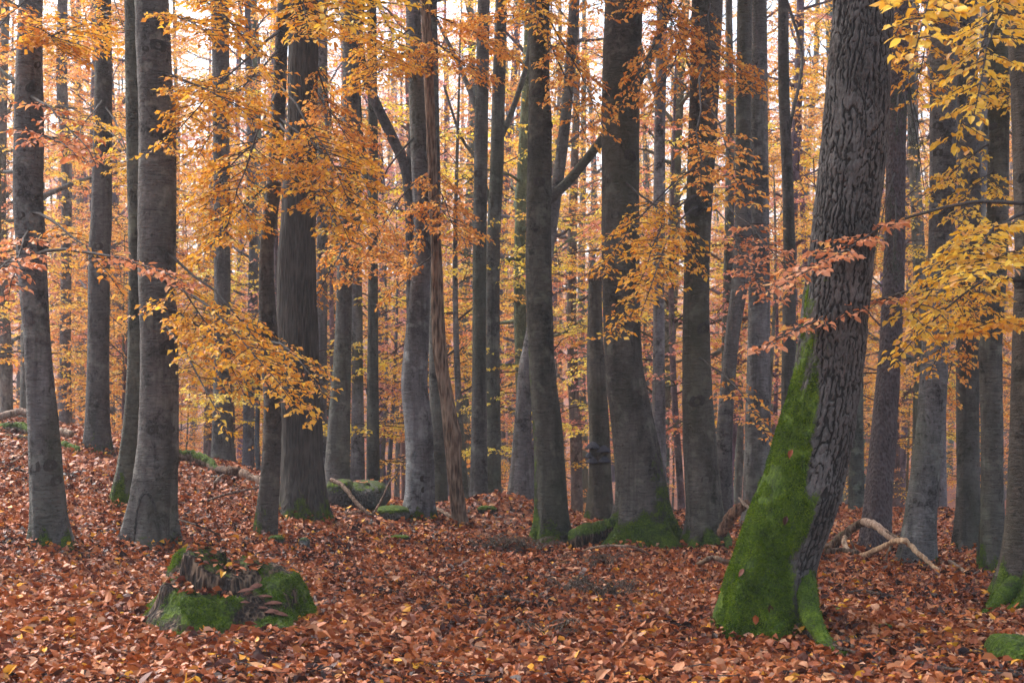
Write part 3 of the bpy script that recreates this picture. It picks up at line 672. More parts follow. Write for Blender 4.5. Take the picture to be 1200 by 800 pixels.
# ------------------------------------------------------------------ leafy branches of the near trees
# (tree, row on the trunk, target column, target row, target distance, width m, twigs, leaf material, leaf length)
BR = [
 ('T26',-140,1105,75,7.0,.42,12,'yellow_o',.078), ('T26',-160,1165,20,7.6,.40,10,'yellow',.078), ('T26',-60,1140,150,9.0,.40,10,'yellow',.075),
 ('T26',250,1070,370,9.6,.42,14,'yellow',.072), ('T26',300,1040,430,10.0,.36,10,'yellow',.070), ('T26',330,1120,330,8.6,.40,12,'yellow',.075),
 ('T26',380,1130,390,10.2,.45,12,'gold',.07), ('T25',200,1120,265,13.2,.40,10,'yellow',.07), ('T25',330,1085,440,13.0,.4,10,'gold',.07),
 ('T26',240,905,320,8.9,.34,15,'salmon_o',.070), ('T26',330,880,415,9.3,.30,13,'salmon',.070), ('T17',250,905,350,12.0,.40,12,'salmon',.07), ('T17',120,870,250,12.6,.5,10,'orange',.07),
 ('T17',230,735,330,13.2,.45,14,'gold',.072), ('T17',300,740,400,13.0,.38,10,'gold',.072), ('T16',260,790,345,14.0,.4,10,'gold',.07), ('T17',420,900,520,13.5,.3,8,'orange',.07),
 ('T2',330,345,470,11.2,.42,15,'gold',.070), ('T2',360,300,440,12.0,.50,14,'gold',.070), ('T6',400,375,470,12.8,.35,10,'gold',.07), ('T2',380,265,505,11.4,.25,6,'yellow',.07),
 ('T1',300,205,345,9.6,.26,12,'salmon_o',.072), ('T1',170,95,185,10.6,.28,8,'salmon',.075), ('T1',310,-25,330,10.2,.3,8,'salmon',.075), ('T1',250,145,345,10.6,.25,8,'orange',.07),
 ('T1',60,110,35,11.5,.45,12,'gold',.07), ('T4',120,70,190,16.,.5,12,'yellow',.07), ('T4',150,185,240,16.,.5,12,'yellow',.07), ('T4',30,60,90,16.5,.55,12,'orange',.07), ('T4',20,170,80,16.8,.55,12,'gold',.07),
 ('T2',20,270,60,12.0,.5,12,'gold',.07), ('T2',90,300,150,12.2,.5,14,'gold',.07), ('T6',60,225,190,13.2,.55,14,'gold',.07), ('T6',150,235,250,13.4,.55,14,'gold',.07), ('T6',140,440,235,13.0,.5,16,'gold',.07),
 ('T6',215,230,310,14.0,.55,14,'gold',.07), ('T6',190,400,285,13.2,.5,14,'gold',.07), ('T7',100,430,195,15.8,.55,14,'orange',.07), ('T7',20,460,75,15.4,.6,16,'gold',.07), ('T6',-40,420,40,10.5,.5,14,'yellow',.072),
 ('T6',-60,360,25,11.,.5,14,'gold',.07), ('T6',-30,250,20,11.5,.55,14,'gold',.07), ('T9',40,565,100,17.2,.6,14,'orange',.07), ('T9',60,420,110,17.,.6,14,'gold',.07), ('T9',210,410,330,17.,.6,14,'orange',.07), ('T9',230,545,285,17.2,.5,12,'orange',.07),
 ('T8',300,470,320,18.,.55,12,'orange',.07), ('T13',10,640,60,15.2,.35,9,'gold',.072), ('T13',40,690,170,16.,.5,10,'orange',.07), ('T13',30,560,20,16.,.5,10,'orange',.07), ('T16',-40,700,15,15.5,.5,10,'orange',.07),
 ('T16',-20,800,60,15.5,.5,10,'orange',.07), ('T17',60,880,110,15.5,.5,12,'orange',.07), ('T17',20,760,140,15.5,.5,12,'orange',.07), ('T22',40,1100,30,14.,.4,8,'gold',.07), ('T23',-20,1075,110,13.6,.5,12,'gold',.07), ('T25',100,1195,130,13.,.45,10,'yellow',.07),
 ('T24',300,1160,420,15.8,.5,10,'orange',.07), ('T24',380,1100,480,16.,.4,10,'orange',.07), ('T1',0,-20,60,11.5,.4,10,'orange',.07), ('T10',300,440,360,18.,.3,6,'orange',.07),
]
brng = np.random.default_rng(77)
SINGLE = {}
def leaf_obj_meshes(mat):
    out = []
    for q in range(6):
        r = np.random.default_rng(q+3)
        mb, _ = leaf_mb(np.zeros((1,3)), np.array([[1.,0,0]]), np.array([[0,0,1.]]), np.ones(1), np.array([.6+.06*(q%3)]), 3, r, curl=.5+.35*q)
        out.append(mesh('leaf', np.concatenate(mb.V), mb.Q, mb.T, mat, False))
    return out
def leaf_objects(bag, mat, par, name='leaf', limit=150):
    from mathutils import Matrix
    if mat not in SINGLE: SINGLE[mat] = leaf_obj_meshes(M[mat])
    P, D, N, L = bag.cat(); b = BASE[par.name]
    for i in range(min(limit, len(P))):
        dd = unit(D[i]); s = unit(np.cross(N[i], dd)); n = np.cross(dd, s)
        o = bpy.data.objects.new(name, SINGLE[mat][i%6]); COL.objects.link(o); o.parent = par
        o.matrix_local = Matrix(((dd[0]*L[i], s[0]*L[i], n[0]*L[i], P[i,0]-b[0]), (dd[1]*L[i], s[1]*L[i], n[1]*L[i], P[i,1]-b[1]), (dd[2]*L[i], s[2]*L[i], n[2]*L[i], P[i,2]-b[2]), (0,0,0,1)))
for (k, row, px, py, dd, wdt, ntw, mat, lf) in list(BR):
    if mat.endswith('_o'): continue
    if brng.random() < (.6 if k == 'T26' else .45 if k in ('T2','T6','T7') else .1): continue
    BR.append((k, row-brng.uniform(15,60), px+brng.uniform(-45,45), py+brng.uniform(-45,30), dd+brng.uniform(-.6,.8), wdt*brng.uniform(.8,1.1), ntw, mat, lf))
for (k, row, px, py, dd, wdt, ntw, mat, lf) in BR:
    T = TREES[k]; c, z = on_trunk(k, row)
    P1 = at(px, py, dd); v = P1-c[:3]; h = np.array((v[0], v[1], 0)); P0 = c[:3]+unit(h)*c[3]*.7; P0[2] = z
    bag, wood = LeafBag(), MB()
    L = np.linalg.norm(P1-P0)
    single = mat.endswith('_o')
    spray(bag, wood, brng, P0, P1, wdt*1.15, int(ntw*1.5), lf, min(.016, .005+.0045*L), .03, .05, 2, max(.12, 1-1.7/L), True)
    br = part('branch', wood, M['twig'], T.e)
    if single:
        P, D, N, Ls = bag.cat(); n = len(P); idx = np.argsort(P[:,1])[:145]; rest = np.setdiff1d(np.arange(n), idx)
        b1 = LeafBag(); b1.add(P[idx], D[idx], N[idx], Ls[idx]); leaf_objects(b1, mat, br)
        if len(rest):
            b2 = LeafBag(); b2.add(P[rest], D[rest], N[rest], Ls[rest]); bag_mesh('leaf_cluster', b2, M[mat[:-2]], br, 3, brng)
    else:
        bag_mesh('leaf_cluster', bag, M[mat], br, 3 if dd < 11 else 2, brng)

# bare or forking limbs that show between the trunks
def limb(k, pts, r0, r1, mat='beech', name='limb'):
    T = TREES[k]; P = np.array([at(px, py, T.d+dy) for px, py, dy in pts]); n = len(P)
    C = catmull(np.hstack((P, np.linspace(r0, r1, n)[:,None])), [4]*(n-1)); mb = MB(); mb.tube(C[:,:3], C[:,3], 9)
    o = part(name, mb, M[mat], T.e); o.color = T.t.color
limb('M12', [(636,240,0),(652,226,0),(668,210,.1),(704,165,.2),(748,97,.4),(776,30,.6),(790,-30,.7)], .075, .05)
limb('M1', [(480,205,0),(484,150,.1),(489,90,.1),(486,20,.3)], .07, .05)
limb('T11', [(563,140,0),(548,100,.3),(530,60,.6),(505,10,.9)], .05, .025); limb('T12', [(578,180,0),(600,130,.2),(618,70,.4),(625,0,.5)], .06, .035)
limb('T12', [(575,240,0),(560,190,.4),(540,160,.6),(520,100,.9)], .04, .02); limb('M5', [(772,120,0),(755,70,.3),(740,10,.5)], .05, .03)
limb('M5', [(772,90,0),(800,40,.3),(830,-10,.5)], .05, .03); limb('T20', [(925,150,0),(940,70,1.),(925,10,1.5),(915,-20,1.6)], .03, .02)
limb('T8', [(403,330,0),(392,260,.3),(386,180,.5),(380,110,.7)], .05, .03)
limb('T24', [(1140,190,0),(1152,160,.2),(1165,120,.3),(1172,60,.5)], .06, .035); limb('M3', [(437,240,0),(425,180,.3),(420,90,.5),(424,0,.6)], .05, .03)

# spruce twigs with needles, hanging beside the scaly trunk
nrng = np.random.default_rng(8)
for (k, row, px, py, dd) in [('T22',90,1068,160,15.2),('T22',110,1052,150,15.),('T22',200,1028,285,15.2),('T22',230,1050,300,15.),('T22',100,1030,120,15.6),('T22',60,1085,235,16.2),('T22',70,1082,170,16.5),('T22',-40,955,30,16.),('T22',260,1045,350,15.4)]:
    T = TREES[k]; c, z = on_trunk(k, row); P0 = c[:3].copy(); P1 = at(px, py, dd); wood, bag = MB(), LeafBag()
    v = P1-P0; ax = np.array([P0+v*t+np.array((0,0,.25*np.linalg.norm(v)*t*(1-t))) for t in np.linspace(0,1,7)])
    wood.tube(ax, np.linspace(.014,.004,7), 5)
    for i in range(13):
        a = ax[1+i%6]+(ax[min(6,2+i%6)]-ax[1+i%6])*nrng.random(); e = a+np.array((nrng.normal(0,.16), nrng.normal(0,.16), -nrng.uniform(.12,.4)))
        wood.tube(np.array((a,e)), [.003,.0015], 3, cap=False); n = 60; t = nrng.random(n)[:,None]; dv = unit(e-a)
        D = dv*.7+nrng.normal(0,.6,(n,3)); bag.add(a+(e-a)*t, D, nrng.normal(0,1,(n,3)), nrng.uniform(.02,.034,n))
    br = part('needle_branch', wood, M['twig'], T.e)
    P, D, N, L = bag.cat(); mb, r = leaf_mb(P, D, N, L, L*.16, 1, nrng); part('needles', mb, M['needle'], br, smooth=False, stuff=True, face={'rnd': r})

# ------------------------------------------------------------------ knots, burrs and brackets on the trunks
def knot_mesh(seed):
    r = np.random.default_rng(seed); n = 14; rings = [(1.25,-.15),(1.0,.12),(.8,.26),(.55,.20),(.3,.02),(0.05,-.1)]
    V = []; 
    for q, h in rings:
        for i in range(n):
            a = i*2*math.pi/n; k = 1+.18*math.sin(2*a+seed)+r.uniform(-.07,.07); V.append((q*k*math.cos(a), q*k*math.sin(a)*1.15, h+r.uniform(-.04,.04)))
    Q = [(a*n+i, a*n+(i+1)%n, (a+1)*n+(i+1)%n, (a+1)*n+i) for a in range(len(rings)-1) for i in range(n)]
    return mesh('knot', np.array(V), [np.array(Q)], [], M['knot'])
KN = [knot_mesh(s) for s in range(3)]
def knot(k, px, py, size, bulge=1.0, name='knot'):
    T = TREES[k]; c, z = on_trunk(k, py); d = T.d
    x = (px-600)/F*(d-c[3]); q = np.clip((x-c[0])/c[3], -.97, .97); nrm = np.array((q, -math.sqrt(1-q*q), .0))
    p = c[:3]+nrm*c[3]*.97; p[2] = z
    o = bpy.data.objects.new(name, KN[int(px)%3]); COL.objects.link(o); o.parent = T.e
    o.rotation_euler = Vector(nrm).to_track_quat('Z', 'Y').to_euler(); s = size/2/F*d; o.scale = (s, s, s*bulge); o.location = p-BASE[T.e.name]
    o.color = (1.3,1.25,1.2,1)
for a in [('T2',185,58,14,.8),('T2',193,164,12,.8),('T2',178,176,8,.5),('T2',195,408,15,.9),('T2',178,503,11,.8),('T2',199,503,8,.8),('T2',170,62,7,.5),
          ('T1',42,78,8,.6),('T1',36,106,10,.7),('T1',24,228,9,.8),('T1',27,287,11,.8),('T1',55,288,15,1.8),('T1',24,255,9,.7),('T1',39,548,13,.6),('T1',64,563,12,.6),('T1',58,545,12,.4),
          ('T16',720,25,9,.8),('T16',739,75,10,1.),('T16',747,30,12,1.6),('T16',720,112,8,.7),('T16',740,186,13,.8),('T16',721,255,9,.5),('T16',742,470,8,.5),
          ('T17',829,62,9,.7),('T17',812,245,18,.5),('T17',812,276,10,.6),('T17',825,385,13,.5),('T17',817,470,13,.4),('T17',828,560,12,.4),
          ('T13',632,215,10,.8),('T13',644,148,10,1.6),('T13',628,110,8,.6),('T9',497,560,7,.5),('T9',498,572,7,.5),('T21',1003,180,13,.5),('T21',975,250,11,.4),
          ('T23',1100,150,9,.6),('T23',1113,207,9,1.),('T23',1100,181,9,.4),('T25',1165,150,8,.5),('T25',1172,165,6,.5),('T4',115,290,8,.5),('T6',323,150,8,.7),('T6',306,388,9,1.2),('T26',1200,210,10,.8),('T26',1198,330,16,.9),('T11',560,205,8,.5),('T24',1143,215,9,1.)]:
    knot(*a)

def bracket_mesh(mat, seed, flat=.55):
    """a shelf fungus: half a disc, domed on top, flat beneath"""
    r = np.random.default_rng(seed); n = 11; V = []; lev = [(0,.95),(.35,.80),(.7,.45),(.95,.12),(1.,0.),(.93,-.10),(.5,-.05),(0.,-.02)]
    for q, h in lev:
        for i in range(n):
            a = -math.pi/2*1.05+math.pi*1.05*i/(n-1); k = 1+r.uniform(-.04,.04)
            V.append((math.sin(a)*q*k, math.cos(a)*q*k, h*flat*(1+r.uniform(-.06,.06))))
    Q = [(a*n+i, a*n+i+1, (a+1)*n+i+1, (a+1)*n+i) for a in range(len(lev)-1) for i in range(n-1)]
    return mesh('bracket_fungus', np.array(V), [np.array(Q)], [], mat)
BF = [bracket_mesh(M['fungus'], s, 1.15) for s in range(3)]
for px, py, sz, q in [(694,523,14,.1),(707,527,13,.65),(686,534,11,-.55),(708,539,12,.7),(693,540,13,-.05)]:
    T = TREES['T15']; c, z = on_trunk('T15', py); x = (px-600)/F*T.d; r_ = c[3]
    q = np.clip((x-c[0])/r_, -.95, .95); nrm = np.array((q, -math.sqrt(1-q*q), 0))
    o = bpy.data.objects.new('bracket_fungus', BF[int(px)%3]); COL.objects.link(o); o.parent = T.e
    p = c[:3]+nrm*r_*.88; p[2] = z-.02; o.location = p-BASE[T.e.name]; o.rotation_euler = (0,0,math.atan2(nrm[1],nrm[0])-math.pi/2)
    s = sz/2/F*T.d*1.1; o.scale = (s*1.2, s*1.3, s*1.0); o.color = (.6,.6,.68,1)
T = TREES['T2']; mb = MB(); P = []
for i in range(17):
    a = math.pi*i/16; px, py = 171-13*math.cos(a), 632-56*math.sin(a)**.8; c, z = on_trunk('T2', py); x = (px-600)/F*(T.d-c[3]); q = np.clip((x-c[0])/c[3], -.95, .95)
    P.append((c[0]+c[3]*q, c[1]-c[3]*math.sqrt(1-q*q), z))
mb.tube(np.array(P), np.full(17, .016), 7); part('bark_scar', mb, M['knot'], T.e)
# splintered top of the snag
T = TREES['T15']; mb = MB(); srng = np.random.default_rng(4); e_ = T.C[-1]
for i in range(16):
    a = i*2*math.pi/16; p = e_[:3]+np.array((math.cos(a), math.sin(a), 0))*e_[3]*.8; h = srng.uniform(.04,.22)
    mb.tube(np.array((p-np.array((0,0,.1)), p+np.array((0,0,h*.5)), p+np.array((srng.normal(0,.01),srng.normal(0,.01),h)))), [.03,.022,.004], 5)
mb.add(*(lambda n: (np.vstack((np.array([[e_[0]+e_[3]*math.cos(i*2*math.pi/n)*1.02, e_[1]+e_[3]*math.sin(i*2*math.pi/n)*1.02, e_[2]-.02] for i in range(n)]), [[e_[0], e_[1], e_[2]+.05]])), None, np.array([(i,(i+1)%n,n) for i in range(n)])))(20))
part('broken_top', mb, M['dead'], T.e)
# the open crack of the black trunk: a lens of dark rotten wood with raised lips
T = TREES['T7']; mb = MB()
for sgn in (-1, 1):
    P = []
    for row in range(330, 470, 14):
        c, z = on_trunk('T7', row); u_ = (row-330)/140; off = .62+sgn*.16*math.sin(math.pi*u_)-.1*u_
        P.append((c[0]+c[3]*off, c[1]-c[3]*math.sqrt(1-min(.95,off*off))*1.0, z))
    mb.tube(np.array(P), np.full(len(P), .018), 7)
part('crack_lip', mb, M['dark'], T.e)

# ------------------------------------------------------------------ roots of the mossy trees
ROOTS = []
def roots(k, defs, moss=.85):
    T = TREES[k]
    for (px0, py0, px1, py1, r0, r1) in defs:
        d1 = hit(px1, py1) or T.d; d1 = min(max(d1, T.d-1.6), T.d+.3)
        a = T.C[1,:3].copy(); a[0] = (px0-600)/F*T.d; a[2] = CH-(py0-HZ)/F*T.d; a[1] = T.d-T.C[1,3]*.25
        b = at(px1, py1, d1); b[2] = g1(b[0], b[1])-.01
        t = np.linspace(0,1,14)[:,None]; P = a+(b-a)*t; P[:,2] = a[2]+(b[2]-a[2])*(1-(1-t[:,0])**1.8)
        r = (r0+(r1-r0)*t[:,0]**.7)/F*T.d; P[:,0] += .03*np.sin(t[:,0]*5+px0); mb = MB(); n = 14
        mb.tube(P, r, n, a=moss)
        V = mb.V[0]; V += (fbm(V[:,0]*14, V[:,1]*14, V[:,2]*14, 3)-.5)[:,None]*.035
        o = part('root', mb, M[NEAR[k].get('mat','beech')], T.e, attr='moss'); o.color = T.t.color
        o.data.attributes.new('fiss','FLOAT','POINT')
        if r0 > 8: ROOTS.append((o, V[:14*n].reshape(14,n,3), P.copy()))
roots('T21', [(925,660,990,766,19,4),(868,680,834,714,12,5),(905,690,912,728,14,6)])
roots('T16', [(730,618,708,641,9,3),(780,612,797,638,10,4),(752,622,748,643,10,5)])
roots('T26', [(1190,675,1147,722,13,5),(1200,680,1188,718,15,6)])
roots('T17', [(848,630,855,645,6,3)], .9); roots('T13', [(628,622,621,636,5,3)], .9)

T = TREES['T21']; cb = LeafBag(); crng = np.random.default_rng(5)
for px, py in [(930,525),(876,662),(935,690),(900,700),(866,690),(885,712),(921,600),(948,735)]:
    c, z = on_trunk('T21', py); x = (px-600)/F*(T.d-c[3]*.8); q = np.clip((x-c[0])/c[3], -.95, .95); nr_ = np.array((q, -math.sqrt(1-q*q), .3))
    cb.add(np.array([[c[0]+c[3]*q*1.07, c[1]-c[3]*math.sqrt(1-q*q)*1.07, z]]), np.array([[crng.normal(0,.5), 0, -1.]]), nr_[None], np.array([.07]))
leaf_objects(cb, 'litter_o', T.e, 'clinging_leaf', 10)

# ------------------------------------------------------------------ mossy stump
SD = hit(262, 728) ; SX, SY = (258-600)/F*SD, SD+.25; SZ = g1(SX, SY)-.02
_lv_r = np.array((1.30,1.12,1.03,.99,.94,.70,.64,.52,.25,.0))
_front = np.array((-.14,.04,.15,.215,.24,.255,.43,.475,.47,.46)); _back = np.array((-.14,.10,.25,.37,.44,.485,.49,.485,.475,.47))
def stump_at(th, q):
    """radius fraction q of the stump's outline at angle th -> world x, y, z"""
    th = np.asarray(th, float); q = np.asarray(q, float)
    wf = sstep(.35,.8,.5+.5*np.cos(th+2.05))*.95
    ro = .49*(1+.07*np.sin(3*th+.8)+.05*np.sin(5*th+2)+.03*np.sin(9*th))
    lob = .42*np.exp(-((np.angle(np.exp(1j*(th+.85))))/.30)**2)+.20*np.exp(-((np.angle(np.exp(1j*(th-3.0))))/.4)**2)+.12*np.exp(-((np.angle(np.exp(1j*(th+2.0))))/.3)**2)
    h = np.interp(q, _lv_r[::-1], _front[::-1])*wf+np.interp(q, _lv_r[::-1], _back[::-1])*(1-wf)
    h = h*(1+.10*np.sin(2*th+1.4)*sstep(.1,.3,h)) - .05*sstep(.3,.9,.5+.5*np.cos(th+.6))*sstep(.2,.3,h)
    h = h*np.where(h > 0, .88, 1)
    h = h-.10*sstep(.15,.4,h)*np.clip(q,0,1)*np.cos(th)
    r = ro*np.minimum(q,1.3)+lob*sstep(.9,1.3,q)**1.3*1.0
    return SX+r*np.cos(th), SY+r*np.sin(th), SZ+h, wf, h
def build_stump():
    n = 150; qs = np.concatenate((np.linspace(1.3,1.03,12)[:-1], np.linspace(1.03,.94,10)[:-1], np.linspace(.94,.70,9)[:-1], np.linspace(.70,.62,10)[:-1], np.linspace(.62,.02,12)))
    th = np.arange(n)*2*math.pi/n; TH, QQ = np.meshgrid(th, qs); X, Y, Z, wf, h = stump_at(TH, QQ)
    nn = fbm(X*9, Y*9, Z*9, 4)-.5; rid = fbm(np.cos(TH)*6, np.sin(TH)*6, Z*1.2, 3)-.5
    wall = ((QQ < .72)&(QQ > .60)&(wf > .3))|((QQ > .94)&(QQ < 1.05))
    k = 1+(nn*.10+rid*.16*wall)
    X = SX+(X-SX)*k; Y = SY+(Y-SY)*k; Z = Z+nn*.07*(QQ < 1.2)+(vn(X*40,Y*40,Z*40)-.5)*.012
    ms = np.where(QQ > 1.03, .48, .42)+(fbm(X*5, Y*5, Z*5+3, 3)-.5)*2.2+.35*sstep(.2,.9,np.cos(TH+.8))+.3*sstep(.3,.9,np.cos(TH-2.6))
    ms = np.where((wf > .3)&(QQ < .72)&(QQ > .58), .05, ms); ms = np.where((QQ <= .58), .55, ms)
    ms = np.where((QQ > .88)&(QQ < 1.0)&(wf < .5), .95, ms)
    ms = ms - .7*np.exp(-((np.angle(np.exp(1j*(TH+.95)))/.28)**2))*(QQ < 1.12) 
    i = np.arange(len(qs)-1)[:,None]*n; j = np.arange(n)[None]; j2 = (j+1)%n
    Q = np.stack((i+j, i+j2, i+n+j2, i+n+j), -1).reshape(-1,4)
    V = np.stack((X,Y,Z),-1)
    e = thing('tree_stump', 'rotten mossy tree stump with hollowed front and leaves on top', 'stump', (SX,SY,SZ))
    mb = MB(); mb.add(V.reshape(-1,3), Q, None, np.clip(ms,0,1.2).ravel()); part('stump_wood', mb, M['stump'], e, attr='moss')
    pm = [bracket_mesh(M['polypore'], s+20, .16) for s in range(3)]
    pr = random.Random(2)
    for i in range(9):
        th_ = -.95+pr.uniform(-.2,.2); z = .06+.022*i; qq = np.linspace(.9,1.3,60); hq = stump_at(np.full(60, th_), qq)[4]; x, y, _, _, _ = stump_at(th_, float(qq[np.argmin(np.abs(hq-z))]))
        o = bpy.data.objects.new('shelf_fungus', pm[i%3]); COL.objects.link(o); o.parent = e; s = pr.uniform(.03,.06)
        o.location = (float(x)-SX, float(y)-SY, z+.01); o.rotation_euler = (pr.uniform(-.2,.2), pr.uniform(-.2,.2), th_-math.pi/2+pr.uniform(-.4,.4)); o.scale = (s*1.2, s, s*2.2)
    return e, V, ms
stump, STV, STM = build_stump()

# ------------------------------------------------------------------ moss shoots on stump, giant trunk and roots
def fuzz(par, V, ms, n, thr, L, rng, ax=None):
    a = V[:-1,:-1].reshape(-1,3); b = V[1:,:-1].reshape(-1,3); c = V[:-1,1:].reshape(-1,3); m = ms[:-1,:-1].ravel()
    nr = np.cross(c-a, b-a); ar = np.linalg.norm(nr, axis=1); nr = nr/(ar[:,None]+1e-12)
    cen = V.reshape(-1,3).mean(0) if ax is None else None
    pw = ar*(m > thr); pw = pw/pw.sum(); idx = rng.choice(len(a), n, p=pw)
    u, v = rng.random((2,n,1)); P = a[idx]+(b-a)[idx]*u+(c-a)[idx]*v
    N = nr[idx]; 
    out = P-(ax(P) if ax else cen); N = N*np.sign((N*out).sum(1))[:,None]
    kp = fbm(P[:,0]*6, P[:,1]*6, P[:,2]*6+9, 3) > .36; P, N = P[kp], N[kp]; n = len(P)
    D = N+rng.normal(0,.6,(n,3))+np.array((0,0,-.25)); Ls = L*rng.uniform(.5,1.3,n)
    mb, r = leaf_mb(P-N*.002, D, rng.normal(0,1,(n,3)), Ls, Ls*.38, 1, rng)
    part('moss', mb, M['mossblade'], par, smooth=False, stuff=True, face={'rnd': np.clip(r*.7+np.repeat(fbm(P[:,0]*7,P[:,1]*7,P[:,2]*7,3),2)*.9-.28, 0, 1)})
frng = np.random.default_rng(21)
fuzz(stump, STV, np.where(STV[...,2] > SZ-.02, STM, 0), 26000, .62, .016, frng)
T = TREES['T21']; fuzz(T.e, T.V, T.ms, 60000, .66, .017, frng, lambda P: np.stack([np.interp(P[:,2], T.C[:,2], T.C[:,0]), np.interp(P[:,2], T.C[:,2], T.C[:,1]), P[:,2]], -1))
for ro_, gv, ax_ in ROOTS:
    fuzz(ro_, gv, np.ones(gv.shape[:2]), 3500, .5, .016, frng, lambda P: ax_[np.argmin(((P[:,None]-ax_[None])**2).sum(-1), 1)])
T2_ = TREES['T16']; fuzz(T2_.e, T2_.V, T2_.ms, 9000, .6, .018, frng, lambda P: np.stack([np.interp(P[:,2], T2_.C[:,2], T2_.C[:,0]), np.interp(P[:,2], T2_.C[:,2], T2_.C[:,1]), P[:,2]], -1))

# ------------------------------------------------------------------ fallen wood, stones
def stick(name, label, cat, pts, widths, mat='wood', d=None, moss=0.0, n=10, kink=.15, tint=(1,1,1), group=None, lift=.8, parent=None):
    """pts: (column, row[, distance]); without a distance the point lies on the ground"""
    P, R = [], []
    for q, w_ in zip(pts, widths):
        px, py = q[:2]; dd = q[2] if len(q) > 2 else (d or hit(px, py) or 20.)
        p = at(px, py, dd); r = w_/2/F*dd
        if len(q) < 3 and d is None: p[2] = g1(p[0], p[1])+r*lift+.022
        P.append(p); R.append(r)
    P = np.array(P); k = [6]*(len(P)-1); C = catmull(np.hstack((P, np.array(R)[:,None])), k)
    rng = np.random.default_rng(abs(int(pts[0][0]))); C[1:-1,:3] += rng.normal(0,1,(len(C)-2,3))*C[1:-1,3:4]*kink
    mb = MB(); mb.tube(C[:,:3], np.maximum(C[:,3],.002), n, a=0)
    V = mb.V[0]; s = max(R); V += (fbm(V[:,0]*.6/s, V[:,1]*.6/s, V[:,2]*.6/s, 2)-.5)[:,None]*s*.5
    c_ = np.repeat(C[:,2], n); c_ = np.append(c_, (C[0,2], C[-1,2]))
    mb.A[0] = np.clip(moss*(sstep(-.3,.7,(V[:,2]-c_)/s)), 0, 1.2)
    if parent is not None: o = part(name, mb, M[mat], parent, attr='moss')
    else:
        b = P.mean(0); b[2] = P[:,2].min()-R[0]
        o = link(name, mesh(name, V, mb.Q, mb.T, M[mat], True, b, {'moss': mb.A[0]}), None, b); tag(o, label, cat, group)
    o.color = (*tint, 1); return o
# the bent fallen branch in front of the spruce
D1 = hit(980, 648)+.1
fb = thing('fallen_branch', 'long bent fallen branch, bark stripped pale, before the scaly spruce', 'branch', at(985, 645, D1))
def fbp(pts, ws, mat, moss=0., tint=(1,1,1)): stick('branch_arm', '', '', [(a,b,D1+c) for a,b,c in pts], ws, mat, None, moss, 10, .12, tint, parent=fb)
fbp([(962,646,.2),(975,639,.1),(988,628,0),(1002,617,-.1),(1014,610,-.2)], [11,11,11,10,9], 'dead', .4, (.9,.85,.8))
fbp([(1012,611,-.2),(1024,614,-.5),(1034,622,-.9),(1044,629,-1.25),(1054,634,-1.6)], [9,9,9,8,6], 'wood', 0, (1.4,1.32,1.3))
fbp([(990,628,-.05),(989,636,-.1),(993,644,-.2),(999,648,-.3)], [6,6,6,5], 'wood', 0, (1.7,1.6,1.5))
fbp([(988,658,-.3),(1010,651,-.6),(1034,641,-1.1),(1046,635,-1.45),(1058,633,-1.75),(1066,638,-1.8),(1078,650,-1.9),(1090,660,-2.0),(1101,668,-2.15)], [5,7,7,7,7,6,6,5,4], 'wood', 0, (1.5,1.3,1.05))
fbp([(1004,650,-.4),(1000,640,-.4),(996,630,-.4)], [3,2.5,1.5], 'dead')
fbp([(1046,636,-1.4),(1040,648,-1.3),(1038,657,-1.2)], [3,2.5,2], 'wood'); fbp([(1056,634,-1.7),(1048,627,-1.5),(1038,622,-1.2)], [4,3,2], 'dead')
stick('fallen_branch', 'pale thin branch lying on leaves past the bent branch tip', 'branch', [(1103,664),(1112,663),(1122,668),(1132,674)], [4,5,5,3], 'wood', tint=(.9,.85,.8))
stick('fallen_branch', 'dark curved twig at the foot of the olive-grey beech', 'branch', [(1140,676),(1155,670),(1170,671),(1185,674)], [2,2.5,2,1.5], 'dead', lift=1.2)
stick('fallen_branch', 'short brown log chunk under the bent branch', 'log', [(968,652),(985,650),(1005,652)], [8,8,6], 'dead', tint=(.6,.55,.5))
stick('fallen_log', 'broken reddish log end propped beside the blotchy beech', 'log', [(846,626,15.6),(852,612,15.5),(862,599,15.4),(878,589,15.3)], [12,13,13,9], 'dead', tint=(1,.8,.7))
stick('fallen_branch', 'pale splinter twig on the reddish log end', 'branch', [(866,583,15.35),(874,592,15.2),(884,602,15.1)], [2,4,2.5], 'wood')
stick('fallen_branch', 'grey crooked branch piece lying near the blotchy beech', 'branch', [(818,665),(826,657,13.0),(836,653,13.0),(848,657,12.9),(862,662)], [5,6,6,6,4], 'wood', tint=(.6,.52,.45))
stick('fallen_branch', 'thin arched stick in front of the broad mossy-rooted beech', 'branch', [(682,648),(697,641,14.0),(720,639,13.9),(743,641,13.8),(760,652)], [1.5,2.5,3,3,2], 'wood', tint=(.65,.6,.58))
stick('fallen_branch', 'short dark stick lying alone on the open leaf carpet', 'branch', [(580,702),(600,706),(624,711)], [2.5,4,3.5], 'dead', tint=(.5,.45,.45), lift=.9)
stick('fallen_branch', 'thin twig sunk in leaves below the short dark stick', 'branch', [(662,752),(672,740),(681,730)], [1.5,2,1.5], 'dead', tint=(.5,.45,.45), lift=1.2)
stick('fallen_branch', 'dark twig lying near the withered fronds', 'branch', [(505,680),(520,690),(535,702)], [1.5,2,1.2], 'dead', tint=(.4,.38,.36), lift=1.2)
stick('fallen_branch', 'dark branch half buried by the giant trunk root', 'branch', [(944,748),(965,757),(985,764),(1012,772)], [8,5,4,2], 'dead', tint=(.35,.33,.32), lift=.7)
stick('fallen_branch', 'short dark stub leaning by the giant trunk root', 'branch', [(980,744),(990,752),(1000,764)], [4,5,4], 'dead', tint=(.5,.45,.4), lift=.9)
